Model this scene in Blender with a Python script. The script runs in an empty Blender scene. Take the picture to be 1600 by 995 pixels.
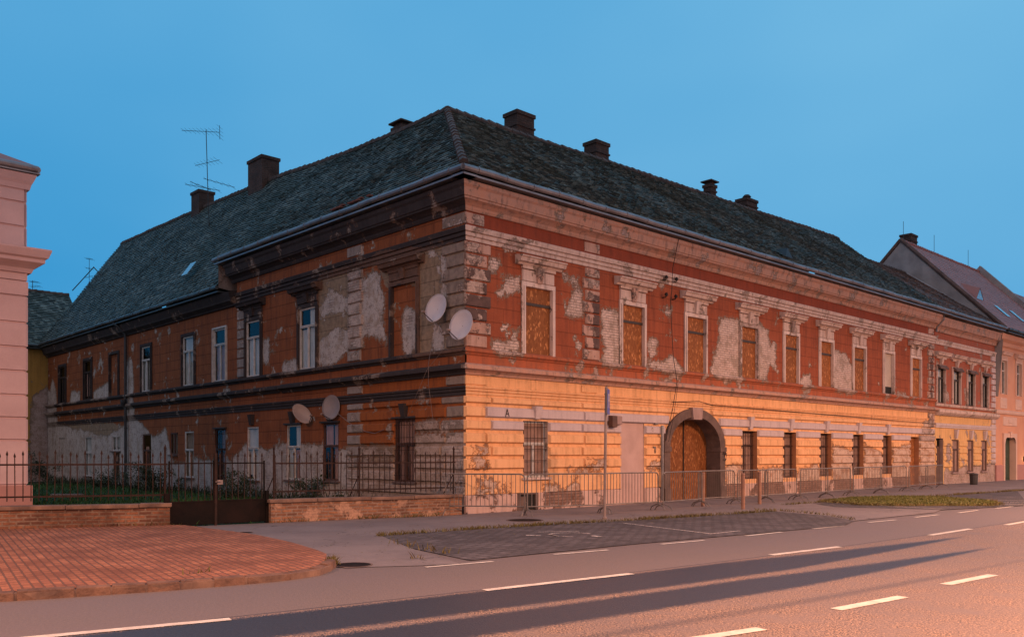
import bpy, bmesh, math, random
import numpy as np
from mathutils import Vector, Matrix
random.seed(7); np.random.seed(7)
SC = bpy.context.scene; COL = SC.collection
R = math.radians

# ------------------------------------------------------------------ camera
cam = bpy.data.cameras.new('camera'); co = bpy.data.objects.new('camera', cam); COL.objects.link(co)
co.location = (0, 0, 1.6); co.rotation_euler = (R(90), 0, 0)
cam.sensor_width = 36; cam.lens = 36*1350/1600; cam.shift_y = 0.1322
cam.clip_start = 0.1; cam.clip_end = 3000
SC.camera = co
SC.view_settings.view_transform = 'Standard'; SC.view_settings.look = 'None'
SC.view_settings.gamma = 1; SC.view_settings.exposure = 0
SC.render.resolution_x = 1024; SC.render.resolution_y = 636

# ------------------------------------------------------------------ world: clear dusk sky
w = bpy.data.worlds.new('World'); SC.world = w; w.use_nodes = True
nt = w.node_tree; nt.nodes.clear()
def wn(t, **k):
    n = nt.nodes.new(t)
    for a, b in k.items(): setattr(n, a, b)
    return n
bg = wn('ShaderNodeBackground'); out = wn('ShaderNodeOutputWorld')
tc = wn('ShaderNodeTexCoord'); mp = wn('ShaderNodeMapping'); mp.inputs['Scale'].default_value = (1.1, 1.1, 2.2)
nz = wn('ShaderNodeTexNoise'); nz.inputs['Scale'].default_value = 1.3; nz.inputs['Detail'].default_value = 3
sep = wn('ShaderNodeSeparateXYZ')
nt.links.new(tc.outputs['Generated'], mp.inputs[0]); nt.links.new(mp.outputs[0], nz.inputs[0])
nt.links.new(tc.outputs['Generated'], sep.inputs[0])
def wmath(op, a, b, c=None):
    n = wn('ShaderNodeMath', operation=op)
    for i, v in enumerate((a, b, c)):
        if v is None: continue
        if isinstance(v, (int, float)): n.inputs[i].default_value = v
        else: nt.links.new(v, n.inputs[i])
    return n.outputs[0]
f1 = wmath('MULTIPLY_ADD', sep.outputs[2], 1.1, -0.35)
f2 = wmath('MULTIPLY_ADD', sep.outputs[0], 0.45, f1)
f3 = wmath('MULTIPLY_ADD', nz.outputs[0], 1.3, wmath('ADD', f2, -0.2))
rp = wn('ShaderNodeValToRGB')
rp.color_ramp.elements[0].position = 0.08; rp.color_ramp.elements[0].color = (0.048, 0.32, 0.645, 1)
rp.color_ramp.elements[1].position = 0.95; rp.color_ramp.elements[1].color = (0.168, 0.475, 0.755, 1)
nt.links.new(f3, rp.inputs[0])
# the other half of the sky (behind the camera): greyer, unseen, mauve tint added to warm the facades
wb = wn('ShaderNodeMapRange'); wb.interpolation_type = 'SMOOTHSTEP'
nt.links.new(sep.outputs[1], wb.inputs[0]); wb.inputs[1].default_value = 0.30; wb.inputs[2].default_value = -0.55
wx = wn('ShaderNodeMix', data_type='RGBA'); nt.links.new(wb.outputs[0], wx.inputs[0]); nt.links.new(rp.outputs[0], wx.inputs[6]); wx.inputs[7].default_value = (0.52, 0.44, 0.465, 1)
nt.links.new(wx.outputs[2], bg.inputs[0])
bg.inputs[1].default_value = 1.0; nt.links.new(bg.outputs[0], out.inputs[0])

# ------------------------------------------------------------------ materials
def newmat(name):
    m = bpy.data.materials.new(name); m.use_nodes = True
    t = m.node_tree; b = t.nodes['Principled BSDF']
    return m, t, b
class NT:
    def __init__(s, t): s.t = t
    def n(s, typ, ins=None, **k):
        n = s.t.nodes.new(typ)
        for a, b in k.items(): setattr(n, a, b)
        if ins:
            for i, v in ins.items():
                if hasattr(v, 'is_output') or isinstance(v, bpy.types.NodeSocket): s.t.links.new(v, n.inputs[i])
                else: n.inputs[i].default_value = v
        return n
    def math(s, op, a, b=0.0, c=0.0, clamp=False):
        n = s.n('ShaderNodeMath', {0: a, 1: b, 2: c}, operation=op); n.use_clamp = clamp
        return n.outputs[0]
    def mix(s, f, a, b, mode='MIX'):
        n = s.n('ShaderNodeMix', data_type='RGBA', blend_type=mode)
        for i, v in ((0, f), (6, a), (7, b)):
            if isinstance(v, bpy.types.NodeSocket): s.t.links.new(v, n.inputs[i])
            else: n.inputs[i].default_value = (*v, 1) if isinstance(v, tuple) and len(v) == 3 else v
        return n.outputs[2]
    def step(s, v, a, b):
        n = s.n('ShaderNodeMapRange', {0: v, 1: a, 2: b, 3: 0.0, 4: 1.0}); n.clamp = True
        return n.outputs[0]
    def noise(s, vec, scale, detail=4, rough=0.55):
        return s.n('ShaderNodeTexNoise', {0: vec, 'Scale': scale, 'Detail': detail, 'Roughness': rough}).outputs[0]
    def scaled(s, vec, sc, rot=0.0):
        return s.n('ShaderNodeMapping', {0: vec, 'Scale': sc, 'Rotation': (0, 0, rot)}).outputs[0]
    def coord(s, kind='Object'):
        return s.n('ShaderNodeTexCoord').outputs[kind]
    def bump(s, h, dist, strength=1.0, normal=None):
        d = {'Height': h, 'Distance': dist, 'Strength': strength}
        if normal is not None: d['Normal'] = normal
        return s.n('ShaderNodeBump', d).outputs[0]

def mat_plain(name, c1, c2=None, scale=3.0, rough=0.8, metal=0.0, bump=0.004, bscale=30.0, spec=0.3, fine=0.25):
    m, t, b = newmat(name); N = NT(t); v = N.coord()
    if c2 is None: c2 = tuple(x*0.6 for x in c1)
    n1 = N.noise(v, scale, 6); n2 = N.noise(v, bscale, 4)
    f = N.math('MULTIPLY_ADD', n2, fine, n1); f = N.step(f, 0.42+fine*0.2, 0.62+fine*0.7)
    t.links.new(N.mix(f, c1, c2), b.inputs['Base Color'])
    b.inputs['Roughness'].default_value = rough; b.inputs['Metallic'].default_value = metal
    b.inputs['Specular IOR Level'].default_value = spec
    if bump: t.links.new(N.bump(n2, bump), b.inputs['Normal'])
    return m

def mat_facade(name, paint, paint2, lime=(0.46, 0.37, 0.35), brick=(0.40, 0.26, 0.22), coat=(0.27, 0.22, 0.17), joints=0.0,
               rnd=0.0, grime=0.5, dark=(0.05, 0.04, 0.04), limef=0.5):
    """painted plaster on UV metres; attribute dmg = where it has fallen off, coat = where the base coat shows"""
    m, t, b = newmat(name); N = NT(t)
    uv = N.n('ShaderNodeUVMap').outputs[0]; ob = N.coord()
    dmg = N.n('ShaderNodeAttribute', attribute_name='dmg').outputs[2]
    cta = N.n('ShaderNodeAttribute', attribute_name='coat').outputs[2]
    n1 = N.noise(ob, 1.7, 7, 0.6); n2 = N.noise(ob, 7, 5, 0.6); n3 = N.noise(ob, 26, 3)
    nn = N.math('ADD', N.math('MULTIPLY_ADD', n1, 0.9, -0.45), N.math('MULTIPLY_ADD', n2, 0.5, -0.25))
    d1 = N.math('ADD', dmg, N.math('ADD', nn, N.math('ADD', N.math('MULTIPLY_ADD', n2, 0.5, -0.25), N.math('MULTIPLY_ADD', n3, 0.7, -0.35))))
    rn = N.math('MULTIPLY_ADD', N.noise(ob, 1.4, 6, 0.66), 5.0, rnd-2.5)
    d1 = N.math('MAXIMUM', d1, N.math('ADD', rn, N.math('MULTIPLY_ADD', n2, 0.4, -0.2)))
    mask = N.step(d1, 0.47, 0.53)
    cm = N.step(N.math('ADD', cta, nn), 0.46, 0.54)
    # paint with fading and streaks
    st = N.noise(N.scaled(ob, (5, 5, 0.35)), 1.5, 5)
    f = N.step(N.math('MULTIPLY_ADD', st, 0.5, N.math('MULTIPLY', n1, 0.6)), 0.4, 0.75)
    pc = N.mix(f, paint, paint2)
    fl = N.step(n3, 0.56, 0.72); pc = N.mix(N.math('MULTIPLY', fl, 0.22), pc, tuple(min(1, x*1.5+0.04) for x in paint))
    ct = N.mix(N.step(n2, 0.35, 0.65), coat, tuple(x*0.72 for x in coat))
    pc = N.mix(cm, pc, ct)
    h = N.math('MULTIPLY', n3, 0.15)
    if joints:
        br = N.n('ShaderNodeTexBrick', {0: uv, 'Scale': 1.0, 'Mortar Size': 0.012, 'Mortar Smooth': 0.1, 'Brick Width': 1.35, 'Row Height': 0.40,
              'Color1': (1, 1, 1, 1), 'Color2': (0.88, 0.88, 0.88, 1), 'Mortar': (0.3, 0.3, 0.3, 1)})
        pc = N.mix(joints, pc, N.mix(1.0, pc, br.outputs[0], 'MULTIPLY'))
        h = N.math('MULTIPLY_ADD', br.outputs[1], -0.4*joints, h)
    # grime from a separate noise
    g = N.step(N.math('MULTIPLY_ADD', st, 0.7, N.math('MULTIPLY', n2, 0.4)), 0.56, 0.8)
    pc = N.mix(N.math('MULTIPLY', g, grime), pc, dark)
    # bare wall
    bt = N.n('ShaderNodeTexBrick', {0: uv, 'Scale': 1.0, 'Mortar Size': 0.011, 'Mortar Smooth': 0.3, 'Brick Width': 0.29, 'Row Height': 0.082, 'Bias': -0.2,
              'Color1': (*lime, 1), 'Color2': (*brick, 1), 'Mortar': tuple(x*0.45 for x in lime)+(1,)})
    lm = N.step(N.math('MULTIPLY_ADD', n1, 0.7, N.math('MULTIPLY', n2, 0.3)), limef-0.04, limef+0.04)
    lc = N.mix(N.step(n3, 0.35, 0.7), lime, tuple(x*0.74 for x in lime))
    bc = N.mix(N.step(n3, 0.4, 0.75), bt.outputs[0], tuple(x*0.6 for x in lime))
    wc = N.mix(lm, bc, lc)
    wc = N.mix(N.math('MULTIPLY', N.step(N.noise(ob, 2.6, 6, 0.7), 0.50, 0.60), 0.55), wc, tuple(x*0.85 for x in coat))
    wc = N.mix(N.math('MULTIPLY', N.step(N.math('MULTIPLY_ADD', n3, 0.4, n2), 0.74, 0.86), 0.6), wc, tuple(x*0.55 for x in brick))
    wc = N.mix(N.math('MULTIPLY', g, grime*0.6), wc, dark)
    rim = N.math('MULTIPLY', N.step(d1, 0.34, 0.40), 0.8)  # brown ring around each loss, painted as the shadow of the plaster edge
    pc = N.mix(rim, pc, tuple(x*0.8 for x in coat))
    t.links.new(N.mix(mask, pc, wc), b.inputs['Base Color'])
    hb = N.math('MULTIPLY_ADD', N.math('MULTIPLY', bt.outputs[1], N.math('SUBTRACT', 1.0, lm)), -0.35, N.math('MULTIPLY_ADD', n2, 0.5, -1.0))
    hh = N.n('ShaderNodeMix', {0: mask, 2: h, 3: hb}).outputs[0]
    t.links.new(N.bump(hh, 0.03, 1.0), b.inputs['Normal'])
    b.inputs['Roughness'].default_value = 0.88; b.inputs['Specular IOR Level'].default_value = 0.15
    return m

def mat_tiles(name, lo, hi, moss, mossf=0.35):
    m, t, b = newmat(name); N = NT(t); ob = N.coord()
    a = N.n('ShaderNodeAttribute', attribute_name='tv').outputs[2]
    n1 = N.noise(ob, 0.55, 6, 0.65); n2 = N.noise(ob, 9, 4); n3 = N.noise(ob, 30, 3)
    c = N.mix(N.step(N.math('MULTIPLY_ADD', n2, 0.45, N.math('MULTIPLY', N.math('POWER', a, 2.2), 0.95)), 0.15, 1.0), lo, hi)
    c = N.mix(N.math('MULTIPLY', N.step(N.math('MULTIPLY_ADD', n3, 0.25, n1), 0.55, 0.78), mossf*2), c, moss)
    t.links.new(c, b.inputs['Base Color'])
    b.inputs['Roughness'].default_value = 0.62; b.inputs['Specular IOR Level'].default_value = 0.45
    t.links.new(N.bump(n3, 0.005), b.inputs['Normal'])
    return m

def mat_bricks(name, c1, c2, mortar, bw, rh, ms, coord='UV', rot=0.0, plaster=None, pf=0.6, offset=0.5):
    m, t, b = newmat(name); N = NT(t)
    uv = N.n('ShaderNodeUVMap').outputs[0] if coord == 'UV' else N.coord()
    ob = N.coord(); uvr = N.scaled(uv, (1, 1, 1), rot)
    n1 = N.noise(ob, 1.3, 6, 0.62); n2 = N.noise(ob, 14, 4)
    ds = N.n('ShaderNodeMix', {0: 0.015, 4: uvr, 5: N.n('ShaderNodeTexNoise', {0: ob, 'Scale': 5.0}).outputs[1]}, data_type='VECTOR').outputs[1]
    bt = N.n('ShaderNodeTexBrick', {0: ds, 'Scale': 1.0, 'Mortar Size': ms, 'Mortar Smooth': 0.2, 'Brick Width': bw, 'Row Height': rh,
             'Color1': (*c1, 1), 'Color2': (*c2, 1), 'Mortar': (*mortar, 1)}, offset=offset)
    c = N.mix(N.math('MULTIPLY', N.step(n2, 0.45, 0.75), 0.5), bt.outputs[0], tuple(x*0.45 for x in c1))
    c = N.mix(N.math('MULTIPLY', N.step(N.math('MULTIPLY_ADD', n2, 0.3, n1), 0.52, 0.78), 0.65), c, tuple(x*0.45 for x in c2))
    h = N.math('MULTIPLY_ADD', bt.outputs[1], -0.6, N.math('MULTIPLY', n2, 0.4))
    if plaster:
        pm = N.step(N.math('MULTIPLY_ADD', n2, 0.2, n1), pf, pf+0.05)
        c = N.mix(pm, c, N.mix(N.step(n2, 0.4, 0.7), plaster, tuple(x*0.65 for x in plaster)))
    t.links.new(c, b.inputs['Base Color']); t.links.new(N.bump(h, 0.012), b.inputs['Normal'])
    b.inputs['Roughness'].default_value = 0.85; b.inputs['Specular IOR Level'].default_value = 0.25
    return m

def mat_osb(name, k=1.0):
    m, t, b = newmat(name); N = NT(t); ob = N.coord()
    v = N.n('ShaderNodeTexVoronoi', {0: N.scaled(ob, (14, 14, 7)), 'Scale': 1.6}).outputs[1]
    s = N.n('ShaderNodeSeparateColor', {0: v})
    n1 = N.noise(ob, 1.1, 4); n2 = N.noise(N.scaled(ob, (3, 3, 0.4)), 2.2, 4)
    rnd = N.n('ShaderNodeObjectInfo').outputs['Random']
    c = N.mix(s.outputs[0], (0.23, 0.085, 0.028), (0.42, 0.18, 0.065))
    c = N.mix(N.math('MULTIPLY', rnd, 0.55), c, (0.17, 0.08, 0.04))
    c = N.mix(N.step(s.outputs[1], 0.86, 0.9), c, (0.56, 0.28, 0.12))
    c = N.mix(N.math('MULTIPLY', N.step(N.math('MULTIPLY_ADD', n2, 0.5, N.math('MULTIPLY', n1, 0.5)), 0.42, 0.7), 0.6), c, (0.20, 0.08, 0.025))
    t.links.new(N.mix(1.0, c, (k, k*.9, k*.85), 'MULTIPLY'), b.inputs['Base Color']); b.inputs['Roughness'].default_value = 0.75
    b.inputs['Specular IOR Level'].default_value = 0.2
    return m

def mat_glass(name, tint=(0.10, 0.13, 0.16)):
    m, t, b = newmat(name); N = NT(t)
    tr = N.n('ShaderNodeBsdfTransparent', {0: (0.93, 0.95, 0.95, 1)}).outputs[0]
    gl = N.n('ShaderNodeBsdfGlossy', {0: (0.9, 0.95, 1, 1), 1: 0.06, 'Normal': N.bump(N.noise(N.coord(), 2.0), 0.01)}).outputs[0]
    fr = N.n('ShaderNodeFresnel', {0: 1.55}).outputs[0]
    front = N.math('SUBTRACT', 1.0, N.n('ShaderNodeNewGeometry').outputs['Backfacing'])
    mx = N.n('ShaderNodeMixShader', {0: N.math('MULTIPLY', N.math('MULTIPLY_ADD', fr, 0.5, 0.01), front), 1: tr, 2: gl}).outputs[0]
    t.links.new(mx, t.nodes['Material Output'].inputs[0])
    return m

def mat_road(name):
    m, t, b = newmat(name); N = NT(t); ob = N.coord()
    rv = N.n('ShaderNodeAttribute', attribute_name='rv').outputs[2]
    ru = N.n('ShaderNodeAttribute', attribute_name='ru').outputs[2]
    nL = N.noise(ob, 0.35, 5); nM = N.noise(ob, 2.2, 5, 0.65); nF = N.noise(ob, 30, 3, 0.7); nG = N.noise(ob, 18, 3, 0.7); nS = N.noise(N.scaled(ob, (1, 1, 1)), 60, 2, 0.5)
    # coarse lane (v < 0): pale chippings in dark binder ; fine lane (v > 0)
    coarse = N.mix(N.step(N.math('MULTIPLY_ADD', nS, 0.6, N.math('MULTIPLY', nF, 0.5)), 0.52, 0.60), (0.032, 0.026, 0.027), (0.38, 0.255, 0.185))
    coarse = N.mix(N.step(N.math('MULTIPLY_ADD', nG, 0.3, nM), 0.5, 0.85), coarse, (0.16, 0.125, 0.118))
    coarse = N.mix(N.math('MULTIPLY', N.step(nL, 0.45, 0.7), 0.35), coarse, (0.11, 0.095, 0.10))
    fine = N.mix(N.step(nF, 0.3, 0.75), (0.115, 0.095, 0.092), (0.18, 0.145, 0.138))
    fine = N.mix(N.math('MULTIPLY', N.step(N.math('MULTIPLY_ADD', nM, 0.4, nL), 0.6, 0.85), 0.5), fine, (0.15, 0.12, 0.125))
    fine = N.mix(N.math('MULTIPLY', N.step(nS, 0.62, 0.7), 0.25), fine, (0.34, 0.28, 0.26))
    # worn dark wheel tracks
    jit = N.math('ADD', N.math('MULTIPLY_ADD', nG, 0.55, -0.275), N.math('ADD', N.math('MULTIPLY_ADD', nM, 0.2, -0.1), N.math('MULTIPLY_ADD', nS, 0.7, -0.35)))
    vj = N.math('ADD', rv, N.math('MULTIPLY', jit, 0.55))
    def band(c, hw, umax, fade):
        d = N.math('SUBTRACT', hw, N.math('ABSOLUTE', N.math('SUBTRACT', vj, c)))
        e = N.math('MULTIPLY', N.math('SUBTRACT', N.math('ADD', ru, N.math('MULTIPLY', jit, 2.0)), umax), fade)
        return N.step(N.math('SUBTRACT', d, N.math('MAXIMUM', e, 0.0)), -0.02, 0.05)
    bands = N.math('MAXIMUM', band(-0.56, 0.54, 3.2, 0.10), band(-1.68, 0.42, 2.2, 0.08))
    binder = N.mix(N.step(nF, 0.4, 0.8), (0.026, 0.028, 0.040), (0.044, 0.046, 0.060))
    far = N.math('MULTIPLY', band(-2.7, 0.10, 3.0, 0.02), 0.45)
    coarse = N.mix(bands, coarse, binder); coarse = N.mix(far, coarse, binder)
    side = N.step(N.math('MULTIPLY_ADD', nM, 0.05, rv), 0.03, 0.05)
    c = N.mix(side, coarse, fine)
    seam = N.math('LESS_THAN', N.math('ABSOLUTE', N.math('SUBTRACT', N.math('MULTIPLY_ADD', nM, 0.08, rv), 0.10)), 0.022)
    c = N.mix(N.math('MULTIPLY', seam, 0.7), c, (0.035, 0.03, 0.035))
    t.links.new(c, b.inputs['Base Color'])
    b.inputs['Roughness'].default_value = 0.6; b.inputs['Specular IOR Level'].default_value = 0.35
    t.links.new(N.mix(bands, (0.62,)*3, (0.42,)*3), b.inputs['Roughness'])
    t.links.new(N.bump(N.math('MULTIPLY_ADD', nS, 0.5, nF), 0.006), b.inputs['Normal'])
    return m

def mat_asphalt(name, c1, c2, patch, scale=60, crack=True):
    m, t, b = newmat(name); N = NT(t); ob = N.coord()
    nL = N.noise(ob, 0.5, 6, 0.65); nF = N.noise(ob, scale, 3, 0.7); nM = N.noise(ob, 3, 5)
    c = N.mix(N.step(nF, 0.3, 0.75), c1, c2)
    c = N.mix(N.math('MULTIPLY', N.step(N.math('MULTIPLY_ADD', nM, 0.3, nL), 0.55, 0.8), 0.7), c, patch)
    if crack:
        vo = N.n('ShaderNodeTexVoronoi', {0: N.n('ShaderNodeVectorMath', {0: ob, 1: N.n('ShaderNodeTexNoise', {0: ob, 'Scale': 1.5, 'Detail': 4.0}).outputs[1]}, operation='ADD').outputs[0], 'Scale': 0.33}, feature='DISTANCE_TO_EDGE').outputs[0]
        cr = N.math('MULTIPLY', N.math('LESS_THAN', vo, 0.004), N.step(nL, 0.45, 0.5))
        c = N.mix(N.math('MULTIPLY', cr, 0.6), c, (0.03, 0.027, 0.027))
    t.links.new(c, b.inputs['Base Color']); b.inputs['Roughness'].default_value = 0.75; b.inputs['Specular IOR Level'].default_value = 0.3
    t.links.new(N.bump(nF, 0.004), b.inputs['Normal'])
    return m

M = {}
M['terracotta'] = mat_facade('terracotta_plaster', (0.32, 0.094, 0.048), (0.22, 0.062, 0.034), lime=(0.66, 0.54, 0.50), brick=(0.56, 0.42, 0.37), joints=0.4, rnd=-0.30, grime=0.35, limef=0.60)
M['frieze'] = mat_facade('dark_red_frieze_plaster', (0.25, 0.062, 0.036), (0.19, 0.048, 0.028), joints=0.0, rnd=-0.6, grime=0.4)
M['yellow'] = mat_facade('yellow_ochre_plaster', (0.76, 0.45, 0.245), (0.62, 0.345, 0.17), lime=(0.60, 0.46, 0.38), brick=(0.42, 0.27, 0.20), coat=(0.36, 0.15, 0.06), joints=0.0, rnd=-0.5, grime=0.4, limef=0.45)
M['lavender'] = mat_facade('lilac_grey_plaster', (0.52, 0.45, 0.47), (0.43, 0.37, 0.39), joints=0.0, rnd=-0.8, grime=0.2)
M['trim'] = mat_facade('pale_trim_plaster', (0.58, 0.48, 0.45), (0.42, 0.32, 0.29), joints=0.0, rnd=-0.05, grime=0.8, dark=(0.09, 0.06, 0.05))
M['wsurr'] = mat_facade('pale_window_surround', (0.66, 0.56, 0.53), (0.44, 0.37, 0.36), joints=0.0, rnd=-0.2, grime=0.6, dark=(0.12, 0.09, 0.09))
M['cornice'] = mat_facade('weathered_cornice_plaster', (0.48, 0.27, 0.20), (0.38, 0.27, 0.24), lime=(0.42, 0.34, 0.33), brick=(0.3, 0.2, 0.17), joints=0.0, rnd=0.0, grime=0.85, dark=(0.09, 0.06, 0.055))
M['ledge'] = mat_facade('red_ledge_plaster', (0.40, 0.12, 0.06), (0.27, 0.10, 0.06), lime=(0.5, 0.38, 0.34), joints=0.0, rnd=0.0, grime=0.7, dark=(0.08, 0.05, 0.045))
M['plinth'] = mat_facade('pink_grey_plinth', (0.55, 0.40, 0.36), (0.42, 0.30, 0.27), lime=(0.30, 0.19, 0.155), brick=(0.18, 0.10, 0.08), coat=(0.3, 0.2, 0.17), joints=0.0, rnd=0.12, grime=0.35, dark=(0.16, 0.09, 0.07), limef=0.7)
M['quoinr'] = mat_facade('weathered_quoins', (0.46, 0.32, 0.28), (0.38, 0.24, 0.19), lime=(0.5, 0.4, 0.36), brick=(0.14, 0.09, 0.08), coat=(0.13, 0.09, 0.085), rnd=0.35, grime=0.6, limef=0.5)
M['left'] = mat_facade('orange_brown_plaster', (0.28, 0.095, 0.040), (0.20, 0.066, 0.030), lime=(0.52, 0.47, 0.45), brick=(0.30, 0.23, 0.20), coat=(0.31, 0.235, 0.17), joints=0.6, rnd=-0.15, grime=0.5, dark=(0.04, 0.035, 0.04), limef=0.45)
M['leftlow'] = mat_facade('orange_brown_rusticated_plaster', (0.31, 0.10, 0.032), (0.23, 0.07, 0.026), lime=(0.44, 0.35, 0.31), brick=(0.28, 0.19, 0.15), coat=(0.27, 0.19, 0.14), joints=0.0, rnd=-0.1, grime=0.5, dark=(0.05, 0.035, 0.035), limef=0.45)
M['leftquoin'] = mat_facade('grey_quoins', (0.32, 0.28, 0.27), (0.22, 0.19, 0.18), lime=(0.52, 0.45, 0.42), coat=(0.28, 0.23, 0.20), rnd=0.15, grime=0.5)
M['dark'] = mat_facade('black_stained_moulding', (0.055, 0.048, 0.050), (0.034, 0.030, 0.033), lime=(0.30, 0.25, 0.22), brick=(0.20, 0.13, 0.10), coat=(0.15, 0.095, 0.075), rnd=-0.02, grime=0.2)
M['osb'] = mat_osb('strand_board', .92); M['osbd'] = mat_osb('dark_damp_strand_board', .62)
M['glass'] = mat_glass('window_glass')
M['roofd'] = mat_tiles('old_dark_roof_tiles', (0.020, 0.030, 0.029), (0.17, 0.215, 0.20), (0.026, 0.036, 0.022), 0.38)
M['roofb'] = mat_tiles('brown_roof_tiles', (0.10, 0.065, 0.055), (0.26, 0.17, 0.14), (0.07, 0.055, 0.04), 0.3)
M['roofp'] = mat_tiles('pinkish_red_roof_tiles', (0.30, 0.125, 0.11), (0.38, 0.17, 0.15), (0.24, 0.12, 0.11), 0.1)
M['ridge'] = mat_plain('mortared_ridge', (0.12, 0.10, 0.095), (0.06, 0.05, 0.05), 2, 0.85)
M['zinc'] = mat_plain('grey_zinc', (0.28, 0.28, 0.30), (0.17, 0.17, 0.19), 1.2, 0.42, 0.55, 0.002, 12)
M['zincd'] = mat_plain('dull_dark_zinc', (0.10, 0.12, 0.13), (0.05, 0.06, 0.07), 1.2, 0.5, 0.3, 0.002, 12)
M['chim'] = mat_bricks('sooty_chimney_brick', (0.10, 0.058, 0.048), (0.060, 0.042, 0.038), (0.09, 0.075, 0.068), 0.27, 0.085, 0.012)
M['brickwall'] = mat_bricks('rough_orange_brick', (0.34, 0.15, 0.085), (0.12, 0.055, 0.042), (0.25, 0.18, 0.14), 0.25, 0.078, 0.018)
M['brickwall2'] = mat_bricks('rough_orange_brick_part_plastered', (0.38, 0.18, 0.10), (0.13, 0.065, 0.05), (0.27, 0.19, 0.15), 0.25, 0.078, 0.018, plaster=(0.46, 0.28, 0.20), pf=0.58)
M['coping'] = mat_plain('stained_concrete_coping', (0.24, 0.15, 0.115), (0.11, 0.07, 0.06), 2.5, 0.9)
M['paving'] = mat_bricks('red_clay_paving', (0.42, 0.17, 0.095), (0.27, 0.105, 0.065), (0.13, 0.075, 0.06), 0.21, 0.105, 0.012, coord='Object', rot=0.98)
M['cobble'] = mat_bricks('grey_block_paving', (0.135, 0.12, 0.13), (0.09, 0.08, 0.088), (0.05, 0.043, 0.045), 0.24, 0.22, 0.02, coord='Object', rot=0.72)
M['kerb'] = mat_plain('brown_kerb_stone', (0.19, 0.105, 0.075), (0.09, 0.052, 0.042), 4, 0.85, bump=0.02, bscale=18)
M['road'] = mat_road('road_asphalt')
M['walk'] = mat_asphalt('pavement_asphalt', (0.165, 0.14, 0.145), (0.225, 0.19, 0.19), (0.13, 0.11, 0.115))
M['earth'] = mat_asphalt('ground_earth', (0.10, 0.085, 0.07), (0.14, 0.12, 0.10), (0.08, 0.07, 0.06), 20, False)
M['lawn'] = mat_plain('lawn_soil', (0.022, 0.060, 0.018), (0.012, 0.030, 0.012), 2, 0.95)
M['vergesoil'] = mat_plain('verge_turf', (0.10, 0.105, 0.03), (0.14, 0.10, 0.05), 4, 0.95)
M['white'] = mat_plain('worn_white_road_paint', (0.60, 0.56, 0.52), (0.42, 0.38, 0.35), 6, 0.7, bump=0.002)
def mat_faint():
    m, t, b = newmat('half_worn_white_paint'); N = NT(t); ob = N.coord()
    f = N.step(N.noise(ob, 30, 4, 0.7), 0.42, 0.5)
    b.inputs['Base Color'].default_value = (0.5, 0.45, 0.43, 1); b.inputs['Roughness'].default_value = 0.7
    t.links.new(f, b.inputs['Alpha']); return m
M['faint'] = mat_faint()
M['iron'] = mat_plain('rusty_iron', (0.020, 0.013, 0.012), (0.045, 0.020, 0.016), 6, 0.75, 0.2)
M['black'] = mat_plain('black_painted_steel', (0.008, 0.007, 0.007), (0.018, 0.011, 0.010), 2, 0.8, 0.0, spec=0.1)
M['galv'] = mat_plain('galvanised_steel', (0.21, 0.19, 0.19), (0.14, 0.125, 0.12), 5, 0.5, 0.3, 0.001)
M['pole'] = mat_plain('grey_brown_pole_paint', (0.30, 0.24, 0.23), (0.20, 0.15, 0.14), 3, 0.55, 0.2)
M['bollard'] = mat_plain('brown_bollard_paint', (0.30, 0.17, 0.12), (0.20, 0.11, 0.09), 3, 0.6)
M['blue'] = mat_plain('blue_sign_face', (0.05, 0.10, 0.42), (0.045, 0.09, 0.36), 3, 0.4, bump=0)
M['signback'] = mat_plain('grey_sign_back', (0.32, 0.32, 0.36), None, 3, 0.5, 0.4)
M['frame_w'] = mat_plain('old_white_window_paint', (0.60, 0.60, 0.60), (0.42, 0.41, 0.40), 5, 0.6)
M['frame_b'] = mat_plain('brown_window_paint', (0.11, 0.055, 0.04), (0.06, 0.035, 0.03), 5, 0.6)
M['frame_k'] = mat_plain('dark_window_paint', (0.035, 0.03, 0.03), (0.05, 0.035, 0.03), 5, 0.6)
M['curtain'] = mat_plain('net_curtain', (0.62, 0.62, 0.62), (0.46, 0.47, 0.48), 2, 0.9, bump=0)
M['curtain_p'] = mat_plain('faded_pink_curtain', (0.46, 0.27, 0.23), (0.34, 0.20, 0.18), 2, 0.9, bump=0)
M['inside'] = mat_plain('dark_interior', (0.012, 0.014, 0.016), (0.02, 0.02, 0.02), 2, 0.9, bump=0)
M['insidew'] = mat_plain('dusty_grey_panel', (0.34, 0.27, 0.25), (0.24, 0.19, 0.17), 3, 0.8)
M['slate'] = mat_plain('dusty_brown_panel', (0.30, 0.20, 0.17), (0.20, 0.13, 0.11), 3, 0.7)
M['shutter'] = mat_plain('cream_roller_shutter', (0.62, 0.55, 0.48), (0.55, 0.48, 0.42), 2, 0.6, bump=0)
M['blank'] = mat_plain('pink_render_infill', (0.50, 0.36, 0.34), (0.42, 0.30, 0.28), 2.2, 0.9)
M['stone'] = mat_plain('dark_arch_stone', (0.15, 0.105, 0.095), (0.085, 0.06, 0.055), 3, 0.85)
M['stonel'] = mat_plain('pale_keystone', (0.36, 0.26, 0.25), (0.26, 0.19, 0.18), 3, 0.85)
M['brown'] = mat_plain('brown_wood_reveal', (0.42, 0.20, 0.10), (0.30, 0.13, 0.07), 2, 0.8)
M['pink'] = mat_plain('pink_wall_paint', (0.58, 0.42, 0.43), (0.47, 0.33, 0.34), 0.9, 0.8, bump=0.002, fine=0.2)
M['pinkb'] = mat_plain('darker_pink_pedestal', (0.42, 0.22, 0.20), (0.36, 0.19, 0.18), 1.2, 0.8)
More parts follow.
